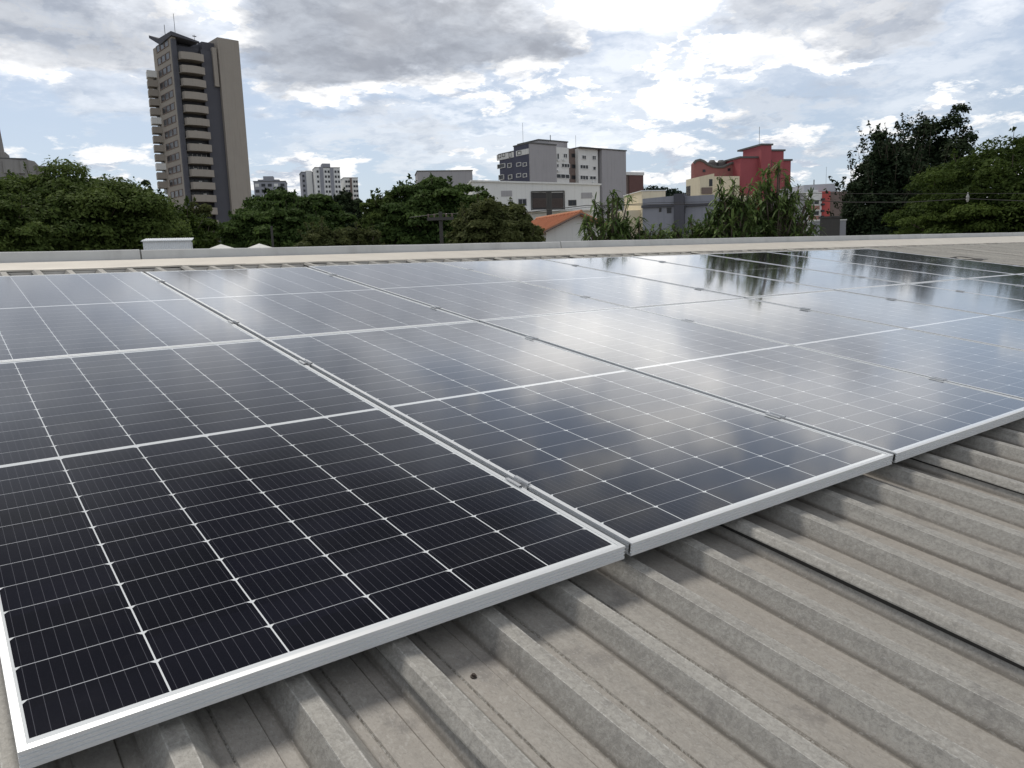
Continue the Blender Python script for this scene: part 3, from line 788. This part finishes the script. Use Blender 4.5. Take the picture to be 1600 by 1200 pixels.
def red_building():
    B = Bld('red_building', 1157, 246, 165, 14, 'stepped red brick building with a tall red stair tower and wavy roof', 'building'); Z = B.zt-GROUND
    x = lambda px, py=255, o=0: B.hit(px, py, off=o)[0]
    B.body('wall', RED, 0, x(1186), 0, 10, 0, B.hit(1170, 247)[1])
    B.body('stair_tower', RED, x(1184.5), x(1200), -1.2, 6, 0, B.hit(1192, 228.5)[1])
    B.body('wall', RED, x(1200), x(1223), -.3, 8, 0, B.hit(1211, 236.5)[1])
    B.body('wall', RED, x(1223), x(1237), .3, 8, 0, B.hit(1230, 251)[1])
    MB().box(x(1200)+.02, x(1204), -.42, 0, B.hit(1202, 266)[1], B.hit(1202, 250)[1]).build('window', DARKGL, B.root)
    for (a, b, y, o) in ((1156, 1186, 247, .0), (1184, 1201, 228.5, -1.2), (1200, 1224, 236.5, -.3), (1223, 1238, 251, .3)):
        z = B.hit((a+b)/2, y)[1]; MB().box(x(a)-.15, x(b)+.15, o-.2, 8, z+.003, z+.35).build('roof_edge', DKR, B.root)
    a = MB(); a.tube([(x(1194), 2, Z), (x(1194), 2, Z+6.5)], .045, 5); a.build('antenna', DKR, B.root)
    # left wing with the wave-shaped roof
    xl = x(1084, 260, 3)
    pts = []
    n = 24; import_y = [(1084, 256), (1087, 252.5), (1093, 251), (1099, 253), (1106, 258), (1114, 261.5), (1122, 262.5), (1130, 262), (1136, 259), (1143, 256), (1150, 256.5), (1157, 260)]
    q = MB(); top = [(B.hit(px, py, off=3)[0], B.hit(px, py, off=3)[1]) for px, py in import_y]
    m = len(top)
    vs = [(a_, 3, 0) for a_, _ in top]+[(a_, 3, z) for a_, z in top]+[(a_, 4.2, 0) for a_, _ in top]+[(a_, 4.2, z) for a_, z in top]
    fs = []
    for i in range(m-1): fs += [(i, i+1, m+i+1, m+i), (2*m+i+1, 2*m+i, 3*m+i, 3*m+i+1), (m+i, m+i+1, 3*m+i+1, 3*m+i)]
    fs += [(0, m, 3*m, 2*m), (m-1, 3*m-1, 4*m-1, 2*m-1)]
    q.add(vs, fs); q.build('wall', mat('dull_red_render', (.30, .12, .11), .85, 0, .15, .5, streak=.25), B.root)
    q = MB(); q.sweep([(0, 0)], 0, 0) if 0 else None
    rim = MB(); rim.tube([(a_, 2.9, z+.15) for a_, z in top], .28, 6); rim.build('roof_edge', DKR, B.root)
    # wall between, recessed brown, and tanks
    for px in (1116, 1130):
        c = x(px, 256, 5); z = B.hit(px, 262, off=3)[1]; t = MB(); t.tube([(c, 6, z-.5), (c, 6, z+1.4), (c, 6, z+1.5), (c, 6, z+1.9)], [1.0, 1.05, .8, .5], 14); t.build('water_tank', DKR, B.root)
    for (px, py) in ((1098, 265), (1137, 263), (1148, 263)): MB().box(x(px, py, 3), x(px+4, py, 3), 2.9, 3.1, B.hit(px, py+4, off=3)[1], B.hit(px, py, off=3)[1]).build('window', DARKGL, B.root)
    # cream wing in front
    z = B.hit(1110, 271, off=-3)[1]
    q = MB(); a0, a1, a2 = x(1093.5, 275, -3), x(1116, 275, -3), x(1158, 275, -3)
    q.prism([(a0, -3), (a1, -3), (a1, 2.98), (a0, 2.98)], 0, [z-.6, z, z, z-.6]); q.box(a1, a2, -2.4, 2.98, 0, z-.5); q.build('wall', CRM, B.root)
    MB().box(x(1108, 285, -3), x(1113, 285, -3), -3.08, -2.9, B.hit(1110, 291, off=-3)[1], B.hit(1110, 280, off=-3)[1]).build('window', DARKGL, B.root)
    MB().box(x(1096, 300, -3), x(1112, 300, -3), -3.3, -2.9, B.hit(1105, 303, off=-3)[1], B.hit(1105, 293, off=-3)[1]).build('window', BRN, B.root)
    B.body('wall', DKG, xl, a0, 1, 2.98, 0, B.hit(1088, 290, off=1)[1])
    B.body('canopy', CRM, x(1113, 309, -6), x(1175, 309, -6), -6, -3.4, B.hit(1140, 316, off=-6)[1], B.hit(1140, 306, off=-6)[1])
    B.body('wall', mat('dull_red_render', (.3, .12, .11)), x(1113, 309, -6)+.5, x(1170, 309, -6), -5.6, -3.4, 0, B.hit(1140, 316.2, off=-6)[1])
red_building()

def right_block():
    B = Bld('white_and_red_building', 1262, 289, 125, 12, 'pale flat-roofed building with a curved red stair bay left of the dark tree', 'building'); Z = B.zt-GROUND
    x = lambda px, py=300, o=0: B.hit(px, py, off=o)[0]
    q = MB(); zc = B.hit(1275, 288)[1]; zb = B.hit(1275, 299)[1]
    q.prism([(0, 1), (x(1309), 1), (x(1315, 298), 1), (x(1315, 298), 9), (0, 9)], 0, [zc, zc+.2, zb, zb, zc]); q.build('wall', mat('light_grey_render', (.50, .51, .54), .9, 0, .07, .4, streak=.15), B.root)
    B.body('wall', GRY, x(1240), x(1263), .5, 8, 0, B.hit(1250, 301)[1])
    z1 = B.hit(1275, 300)[1]
    B.body('wall', PAL, x(1262), x(1284.5), 0, 1, 0, z1)
    for y in (312, 329): B.window(1263, y, 1280, y+8, fm=PAL, div=2, off=0, t=.08)
    for y in (321.5, 337): B.patch('spandrel', mat('terracotta_render', (.40, .20, .16)), 1263, y, 1280.5, y+6, t=.04)
    q = MB(); c = x(1291); r = (x(1298)-x(1284))/2
    q.prism([(c+r*math.cos(t), .2+r*.7*math.sin(t)) for t in [math.pi+math.pi*i/10 for i in range(11)]]+[(c+r, 1), (c-r, 1)], 0, B.hit(1291, 299)[1]); q.build('stair_bay', mat('bright_red_render', (.50, .09, .08), .8), B.root)
    for y in (310, 318, 328, 337): MB().box(c-.9, c-.5, .2-r*.7-.1, .2-r*.7+.4, B.hit(1290, y+3)[1], B.hit(1290, y)[1]).build('window', DARKGL, B.root)
    B.body('wall', BRN, c+r, c+r+5, .3, 1, 0, B.hit(1300, 299)[1])
    MB().box(x(1272), x(1284), .9, 1.02, B.hit(1277, 299)[1], B.hit(1277, 296)[1]).build('window', WHT, B.root)
    a = MB(); a.tube([(x(1283), 2, Z), (x(1283), 2, Z+1)], .08, 5); a.tube([(x(1302), 2, Z), (x(1302), 2, Z+3)], .02, 5); a.build('antenna', DKR, B.root)
right_block()
def yard_wall():
    B = Bld('boundary_wall', 1268, 346, 42, 3, 'plain grey boundary wall seen between the leafy tree and the dark tree', 'wall')
    MB().box(0, B.hit(1322, 347)[0], 0, .2, 0, B.zt-GROUND).build('masonry', mat('cement_render', (.33, .33, .35), .9, 0, .1, .6, streak=.3), B.root)
    MB().box(-.03, B.hit(1322, 347)[0]+.03, -.04, .24, B.zt-GROUND+.002, B.zt-GROUND+.06).build('coping', PAL, B.root)
yard_wall()
P = at(1297, 341, 36); q = MB(); q.box(-.33, .33, -.3, .3, 0, P.z-GROUND); q.box(-.38, .38, -.35, .35, P.z-GROUND+.002, P.z-GROUND+.08)
o = q.build('gate_pillar', DKF); o.location = (P.x, P.y, GROUND); tag(o, 'dark square pillar standing in front of the grey boundary wall', 'pillar')

# white metal shed
def shed():
    B = Bld('metal_shed', 223, 377, 24, 20, 'small white corrugated metal shed just behind the parapet on the left', 'shed')
    m = mat('white_sheet_metal', (.78, .80, .82), .5, .1, .06, 3); Z = B.zt-GROUND; L = B.hit(298, 380)[0]
    q = MB(); n = 26
    pts = []
    for i in range(n*2+1):
        pts.append((L*i/(2*n), 0 if (i//1) % 2 else -.018))
    vs = [(x_, y_, 0) for x_, y_ in pts]+[(x_, y_, Z) for x_, y_ in pts]; m_ = len(pts)
    q.add(vs, [(i, i+1, m_+i+1, m_+i) for i in range(m_-1)]); q.box(0, L, .01, 1.6, 0, Z-.01); q.build('wall', m, B.root)
    q = MB(); pr_ = []
    for i in range(n+1):
        x_ = -.05+(L+.1)*i/n; pr_ += [(x_, 0), (x_+.02, .02), (x_+.045, .02), (x_+.06, 0)] if i < n else [(x_, 0)]
    m_ = len(pr_)
    y0_, y1_, za, zb = -.07, 1.7, Z+.002, Z+.13
    vs = [(x_, y0_, za+z_) for x_, z_ in pr_]+[(x_, y1_, zb+z_) for x_, z_ in pr_]+[(x_, y0_, za-.015) for x_, z_ in pr_]
    q.add(vs, [(i, i+1, m_+i+1, m_+i) for i in range(m_-1)]+[(2*m_+i, 2*m_+i+1, i+1, i) for i in range(m_-1)]); q.build('roof', m, B.root)
shed()
def gazebo(px, py, D, lab):
    P = at(px, py, D); t = empty('garden_parasol', (P.x, P.y, GROUND), .3); H = P.z-GROUND
    tag(t, lab, 'parasol', 'white parasols beyond the parapet')
    q = MB(); r = 1.25; n = 8; c = [(r*math.cos(2*math.pi*i/n), r*math.sin(2*math.pi*i/n), H-.42) for i in range(n)]
    q.add(c+[(0, 0, H), ]+[(x, y, z-.12) for x, y, z in c], [(i, (i+1) % n, n) for i in range(n)]+[(n+1+i, n+1+(i+1) % n, (i+1) % n, i) for i in range(n)])
    q.build('canopy', mat('white_canvas', (.75, .74, .70), .8), t)
    q = MB(); q.tube([(0, 0, 0), (0, 0, H-.02)], .03, 8); q.build('pole', ALU2, t)
gazebo(345, 381.5, 34, 'white parasol top peeping over the parapet, nearer the shed')
gazebo(405, 380.5, 35, 'white parasol top peeping over the parapet, right of the other one')

# poles and wires
def pole(px, py, D, r, lab, arm=0, m=None):
    P = at(px, py, D); t = empty('utility_pole', (P.x, P.y, GROUND), math.atan2(HR.y, HR.x)); H = P.z-GROUND
    tag(t, lab, 'pole')
    q = MB(); q.tube([(0, 0, 0), (0, 0, H)], [r*1.3, r], 10); q.build('post', m or mat('pole_concrete', (.075, .07, .065), .9), t)
    if arm:
        q = MB(); q.box(-arm, arm, -r-.09, -r-.003, H-.35, H-.23); q.build('crossarm', DKF, t)
        for f in (-.9, -.45, .45, .9): s = MB(); s.tube([(arm*f, -r-.05, H-.23), (arm*f, -r-.05, H-.12), (arm*f, -r-.05, H-.08)], [.025, .04, .02], 8); s.build('insulator', BRN, t)
    return t
pole(688, 331, 33, .075, 'utility pole with crossarm and insulators in front of the dome-shaped tree', .55)
pole(857.5, 299, 100, .35, 'dark post standing before the openings of the off-white building')
pole(424, 353, 44, .06, 'slim pole in front of the dark green tree left of centre')
pole(295, 353, 40, .05, 'thin pole standing behind the white shed')
def wire(pts, D, lab, r=.012):
    P3 = []
    for a, b in zip(pts[:-1], pts[1:]):
        for i in range(8):
            f = i/8; P3.append(at(a[0]+(b[0]-a[0])*f, a[1]+(b[1]-a[1])*f, D))
    P3.append(at(*pts[-1], D))
    q = MB(); q.tube(P3, r, 5); o = q.build('power_line', DKF, smooth=True); tag(o, lab, 'wire', 'overhead wires in front of the buildings')
wire([(640, 340), (688, 334), (760, 334), (831, 331), (916, 321), (1015, 320), (1120, 318), (1240, 312), (1330, 316), (1420, 316), (1512, 310.5), (1620, 315), (1800, 322)], 33, 'lower overhead wire sagging in front of the right hand trees', .016)
wire([(831, 334.5), (916, 324), (1015, 317), (1120, 315), (1250, 302), (1420, 303), (1620, 302), (1800, 300)], 32.4, 'upper thin overhead wire crossing the right hand trees', .009)
P = at(1512, 308, 32.9); q = MB(); q.tube([P+Vector((0, 0, -.20)), P+Vector((0, 0, -.1)), P+Vector((0, 0, -.08)), P+Vector((0, 0, .0)), P+Vector((0, 0, .12)), P+Vector((0, 0, .2))], [.03, .07, .05, .07, .03, .02], 8)
tag(q.build('line_insulator', mat('grey_porcelain', (.40, .39, .36), .4)), 'pale insulator hung on the lower wire before the green tree at right', 'insulator')

# ------------------------------------------------------------------ trees
LV = {
 'a': leaf_mat('leaves_mid_green', (.040, .068, .018), (.15, .20, .052)),
 'b': leaf_mat('leaves_deep_green', (.030, .058, .017), (.12, .18, .048)),
 'c': leaf_mat('leaves_olive', (.045, .060, .020), (.15, .165, .06)),
 'd': leaf_mat('leaves_blackish', (.014, .026, .014), (.050, .072, .030), .12),
 'e': leaf_mat('leaves_yellow_green', (.024, .045, .011), (.11, .155, .032), .35),
 'f': leaf_mat('leaves_mango', (.028, .060, .018), (.23, .31, .10), .3, .5),
}
def np_mesh(name, V, n_per, tone, m, parent):
    me = bpy.data.meshes.new(name); nv = len(V); nf = nv//n_per
    me.vertices.add(nv); me.vertices.foreach_set('co', V.astype(np.float32).ravel())
    me.loops.add(nv); me.loops.foreach_set('vertex_index', np.arange(nv, dtype=np.int32))
    me.polygons.add(nf); me.polygons.foreach_set('loop_start', np.arange(nf, dtype=np.int32)*n_per)
    me.polygons.foreach_set('loop_total', np.full(nf, n_per, dtype=np.int32))
    at_ = me.attributes.new('tone', 'FLOAT', 'FACE'); at_.data.foreach_set('value', tone.astype(np.float32))
    me.update(calc_edges=True); me.validate()
    me.materials.append(m); o = bpy.data.objects.new(name, me); COL.objects.link(o); o.parent = parent
    return o
def leaves(C, Nrm, size, rng, asp=.5, spread=.7):
    """quads centred on C facing roughly Nrm"""
    n = len(C)
    N = Nrm+rng.normal(0, spread, (n, 3)); N /= np.linalg.norm(N, axis=1)[:, None]+1e-9
    T = np.cross(N, rng.normal(0, 1, (n, 3))); T /= np.linalg.norm(T, axis=1)[:, None]+1e-9
    B_ = np.cross(N, T); s = (size*rng.uniform(.6, 1.3, n))[:, None]
    V = np.stack([C-T*s, C-B_*s*asp, C+T*s, C+B_*s*asp], 1)
    return V.reshape(-1, 3)
def tree(name, pcx, ptop, pw, D, kind, label, nc=120, nl=300, ls=.13, flat=.6, cr=.2, low=.3, seed=1, hr=None, ragged=.15, group='trees beyond the parapet', bottom=None, wisps=16, wl_=.28):
    """crown centred on pixel column pcx with its top at ptop and pixel width pw at depth D"""
    rng = np.random.default_rng(seed)
    top = at(pcx, ptop, D); rx = pw/2*D/FPX
    rz = hr if hr else min(rx*.9, (top.z-GROUND)*.55)
    t = empty(name, (top.x, top.y, GROUND)); tag(t, label, 'tree', group)
    H = top.z-GROUND; cz = H-rz*.98
    # clump centres spread through the crown, most of them near its surface
    d = rng.normal(0, 1, (nc, 3)); d[:, 2] = np.abs(d[:, 2])*1.0-low*rng.random(nc)*2; d /= np.linalg.norm(d, axis=1)[:, None]
    rad = (.80+.2*rng.random(nc))*(1-cr*.55)
    ph = np.arctan2(d[:, 1], d[:, 0]); lump = 1+ragged*np.sin(ph*3+seed)+ragged*.6*np.sin(ph*7+seed*2)
    Cc = d*(rad*lump)[:, None]*np.array([rx, rx, rz])+np.array([0, 0, cz])
    Rc = cr*rx*rng.uniform(.55, 1.25, nc)
    nl_ = (nl*(Rc/Rc.mean())**2).astype(int)
    idx = np.repeat(np.arange(nc), nl_); n = len(idx)
    q = rng.normal(0, 1, (n, 3)); q /= np.linalg.norm(q, axis=1)[:, None]
    q[:, 2] = np.where(q[:, 2] < -.35, -q[:, 2]*.6, q[:, 2])
    rr = rng.uniform(.45, 1.0, n)**.6
    stray = rng.random(n) < .06; rr = np.where(stray, rr*1.35, rr)
    pts = Cc[idx]+q*(rr*Rc[idx])[:, None]*np.array([1, 1, flat])
    ct = rng.uniform(0, 1, nc)
    tone = np.clip(.10+.45*ct[idx]+.45*rng.random(n)**1.5, 0, 1)
    V = leaves(pts, q+np.array([0, 0, .8]), ls, rng)
    # leafy hull between the clumps, lumpy and holed near its rim
    nb = int(2.2*2*math.pi*rx*max(rx, rz)/(2*ls*ls*.5)*.9); nb = min(nb, 50000)
    q3 = rng.normal(0, 1, (nb, 3)); q3 /= np.linalg.norm(q3, axis=1)[:, None]; q3[:, 2] = np.where(q3[:, 2] < -.4, -q3[:, 2], q3[:, 2])
    th3 = np.arctan2(q3[:, 1], q3[:, 0]); f3 = np.arcsin(np.clip(q3[:, 2], -1, 1))
    lp = np.zeros(nb)
    for w_ in range(7):
        a_, b_, c_ = rng.integers(2, 11), rng.uniform(2, 11), rng.uniform(0, 6.3)
        lp += np.sin(th3*a_+c_)*np.sin(f3*b_+c_*2)
    r3 = (.90-cr*.35)*(1+ragged*.5*np.sin(th3*3+seed)+.030*lp)*(1-.22*rng.random(nb)**2)
    p3 = q3*r3[:, None]*np.array([rx, rx, rz])+np.array([0, 0, cz])
    V3 = leaves(p3, q3*.6+np.array([0, 0, .7]), ls*1.1, rng)
    V = np.concatenate([V, V3]); tone = np.concatenate([tone, np.clip(.22+.05*lp+.4*rng.random(nb)**2, 0, 1)])
    # upright shoots that break the outline
    wc = []; wt = []
    tw = MB()
    for i in range(wisps):
        d_ = rng.normal(0, 1, 3); d_[2] = abs(d_[2])+.5; d_ /= np.linalg.norm(d_)
        b0 = d_*.93*np.array([rx, rx, rz])+np.array([0, 0, cz]); dr = d_*.7+np.array([rng.normal(0, .25), rng.normal(0, .25), .75]); dr /= np.linalg.norm(dr)
        L = wl_*rng.uniform(.4, 1.6); m0 = rng.integers(14, 34)
        f_ = rng.random(m0)
        wc.append(b0+dr*(f_*L)[:, None]+rng.normal(0, .09*wl_+.03, (m0, 3))*(1.15-f_)[:, None]*1.5); wt.append(rng.uniform(.05, .7, m0))
        tw.tube([tuple(b0-dr*.5), tuple(b0+dr*L*.9)], [.02, .006], 4)
    if wisps:
        wc = np.concatenate(wc); V = np.concatenate([V, leaves(wc, np.tile([0, 0, .6], (len(wc), 1)), ls*.9, rng)]); tone = np.concatenate([tone, np.concatenate(wt)])
    # sparse inner fill
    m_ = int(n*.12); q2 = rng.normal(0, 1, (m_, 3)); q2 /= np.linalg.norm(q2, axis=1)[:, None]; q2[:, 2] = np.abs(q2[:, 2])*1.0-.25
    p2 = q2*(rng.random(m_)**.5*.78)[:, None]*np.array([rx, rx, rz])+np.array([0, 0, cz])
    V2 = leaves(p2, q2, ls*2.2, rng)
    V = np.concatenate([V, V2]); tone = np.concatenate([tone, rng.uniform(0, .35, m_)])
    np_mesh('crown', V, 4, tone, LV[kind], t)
    # trunk with limbs
    b = tw; tr = max(.12, H*.022); fork = cz-rz*.35
    b.tube([(0, 0, 0), (.05*tr, 0, fork*.5), (0, .1*tr, fork)], [tr*1.3, tr, tr*.85], 10)
    for i in rng.choice(nc, min(12, nc), replace=False):
        e = Cc[i]; mpt = (e*np.array([.5, .5, 0])+np.array([0, 0, fork+(e[2]-fork)*.62]))
        b.tube([(0, 0, fork-.1), tuple(mpt), tuple(e)], [tr*.55, tr*.3, tr*.12], 6)
    b.build('trunk', BARK, t, smooth=True)
    return t
# far line of woods
hm = leaf_mat('leaves_far_hill', (.020, .035, .028), (.045, .070, .045), .1)
def wood(px0, px1, prof, D, depth, seed, n, ls):
    rng = np.random.default_rng(seed); xs_ = rng.uniform(px0, px1, n); ps = np.array([p_[0] for p_ in prof]); hs = np.array([p_[1] for p_ in prof])
    yt = np.interp(xs_, ps, hs)+rng.uniform(0, 1, n)*0
    C = []
    for i in range(n):
        Di = D+rng.uniform(0, depth); P_ = at(xs_[i], yt[i]+2*math.sin(xs_[i]*.9)*.6, D)
        f = rng.random()**.6; z = GROUND+(P_.z-GROUND)*f
        q = CAM+HF*Di+(Vector((P_.x, P_.y, 0))-CAM-HF*D)*(1); C.append((q.x, q.y, z))
    C = np.array(C); V = leaves(C, np.tile([0, 0, 1.], (n, 1)), ls, rng, .8)
    o = np_mesh('wood', V, 4, rng.random(n), hm, None); tag(o, kind='stuff'); o['label'] = 'far wooded ridge between the buildings on the right'; o['category'] = 'wood'
wood(985, 1100, [(985, 296), (1004, 290), (1024, 290), (1045, 292), (1062, 296), (1085, 303), (1100, 306)], 420, 40, 3, 16000, 1.0)
def wood2(*a): pass

tree('broad_tree', 86, 262, 350, 33, 'a', 'broad mid-green tree filling the left edge below the concrete church', 230, 560, .085, .6, .17, .5, 11, hr=3.4, ragged=.10)
tree('broad_tree', -15, 298, 230, 29, 'a', 'green tree cut by the left edge of the picture', 130, 480, .08, .6, .2, .5, 12, hr=2.6)
tree('feathery_tree', 256, 300, 170, 37, 'e', 'lighter green feathery tree sloping down in front of the tower foot', 90, 380, .10, .45, .2, .4, 13, hr=4.0)
tree('dark_tree', 228, 283, 74, 60, 'd', 'dark tree behind, just left of the tower foot', 50, 300, .16, .7, .25, .3, 14, hr=6)
tree('olive_tree', 300, 308, 70, 62, 'c', 'olive tree standing right at the tower foot', 45, 300, .16, .7, .25, .3, 15, hr=6)
tree('dome_tree', 445, 297, 208, 52, 'b', 'dense deep-green dome-shaped tree right of the tower', 150, 380, .14, .5, .16, .4, 16, hr=3.6, ragged=.06)
tree('dark_tree', 536, 296, 80, 75, 'd', 'blackish tree below the distant white apartments', 60, 300, .2, .7, .25, .3, 17, hr=6)
tree('dark_tree', 425, 288, 70, 120, 'd', 'far dark tree between the small grey block and the white apartments', 40, 250, .3, .7, .25, .3, 27, hr=8)
tree('dome_tree', 668, 270, 212, 50, 'b', 'largest dome-shaped layered tree at the centre', 170, 400, .13, .45, .15, .4, 18, hr=4.6, ragged=.05)
tree('dome_tree', 600, 290, 90, 49, 'a', 'smaller rounded tree leaning against the left of the central dome tree', 60, 320, .13, .5, .22, .4, 19, hr=3.8)
tree('dark_tree', 752, 287, 50, 60, 'b', 'dark crown showing between the central tree and the off-white building', 30, 300, .16, .7, .3, .3, 20, hr=5)
tree('olive_tree', 769, 309, 152, 30, 'c', 'olive-green bushy tree left of the orange tiled roof', 130, 380, .085, .65, .18, .5, 21, hr=1.9, ragged=.08)
tree('olive_shrub', 497, 346, 95, 36, 'c', 'low olive shrub below the dark dome tree', 50, 300, .08, .7, .22, .4, 22, hr=2.2)
tree('olive_shrub', 562, 350, 90, 38, 'c', 'low brownish shrub between the two dome trees', 50, 300, .08, .7, .22, .4, 23, hr=2.2)
tree('dark_tree', 1384, 210, 172, 54, 'd', 'dark feathery tree with a ragged top beside the wires', 150, 360, .145, .9, .17, .6, 24, hr=9.5, ragged=.12, wisps=80, wl_=1.1)
tree('dark_tree', 1450, 180, 190, 56, 'd', 'tallest dark tree with wispy twigs, rising behind the layered green one', 150, 360, .145, .9, .18, .6, 25, hr=10, ragged=.13, wisps=80, wl_=1.1)
tree('layered_tree', 1615, 188, 410, 40, 'e', 'large yellow-green layered tree at the right edge', 300, 520, .092, .42, .14, .7, 26, hr=7.2, ragged=.06)

def drooping(name, pcx, ptop, pw, D, label, nw=60, seed=1, hr=1.6, tier=1.0):
    """young mango-like tree: whorls of long drooping leaves at the ends of the twigs"""
    rng = np.random.default_rng(seed); top = at(pcx, ptop, D); rx = pw/2*D/FPX
    t = empty(name, (top.x, top.y, GROUND)); tag(t, label, 'tree', 'leafy young trees just beyond the parapet')
    H = top.z-GROUND; cz = H-hr
    V = []; tone = []; tw = MB()
    for i in range(nw):
        d = rng.normal(0, 1, 3); d[2] = abs(d[2])*1.1-.25; d /= np.linalg.norm(d)
        c = d*(rng.random()**.4*(.93 if rng.random() < .8 else 1.12))*np.array([rx, rx, hr])+np.array([0, 0, cz])
        base = Vector(tuple(c)); bt = rng.uniform(0, .5)
        root = Vector((base.x*.3, base.y*.3, cz-hr*.5+ (base.z-cz)*.35))
        tw.tube([root, (root+base)/2+Vector((0, 0, -.05)), base], [.02, .013, .007], 5)
        nlv = rng.integers(14, 22)
        for j in range(nlv):
            ph = rng.uniform(0, 2*math.pi); el = rng.uniform(-.5, 1.35); L = rng.uniform(.09, .19); w_ = L*rng.uniform(.09, .14)
            dr = Vector((math.cos(ph)*math.cos(el), math.sin(ph)*math.cos(el), math.sin(el)))
            p_ = base+Vector((0, 0, -rng.uniform(0, .16))); side = dr.cross(Vector((0, 0, 1))).normalized()
            droop = rng.uniform(.05, .8); prev = None; k_ = 4
            tn = min(1, bt+rng.uniform(0, .45))
            for s_ in range(k_+1):
                f = s_/k_; hw = w_*(math.sin(math.pi*(.08+.88*f))**.8)
                pt = p_+dr*L*f+Vector((0, 0, -droop*L*f*f*1.0)); a_, b_ = pt-side*hw+Vector((0, 0, .2*hw)), pt+side*hw+Vector((0, 0, .2*hw))
                if prev: V += [prev[0], prev[2], pt, a_, prev[2], prev[1], b_, pt]; tone += [tn, tn]
                prev = (a_, b_, pt)
    np_mesh('foliage', np.array([tuple(v) for v in V]), 4, np.array(tone), LV['f'], t)
    tw.tube([(0, 0, 0), (.05, .02, (cz-hr*.5)*.5), (0, 0, cz-hr*.3)], [.09, .07, .04], 8)
    tw.build('trunk', BARK, t, smooth=True)
drooping('mango_tree', 952, 292, 96, 12.5, 'young tree with long drooping leaves right of the orange tiled roof', 70, 31, .8)
drooping('mango_tree', 1000, 332, 100, 12.2, 'lower drooping-leaved shrub beside the first leafy tree', 60, 35, .5)
drooping('mango_tree', 1092, 334, 120, 12.6, 'low leafy young tree in front of the slate-grey building', 90, 32, .5)
drooping('mango_tree', 1142, 266, 78, 12.4, 'slender leafy tree with drooping leaves before the cream wing', 110, 33, .95)
drooping('mango_tree', 1212, 264, 128, 12.9, 'tallest bushy young tree with drooping leaves before the red building', 225, 34, 1.0)
drooping('mango_tree', 1175, 335, 190, 14.2, 'wide low leafy shrub at the foot of the tallest young tree', 150, 36, .55)
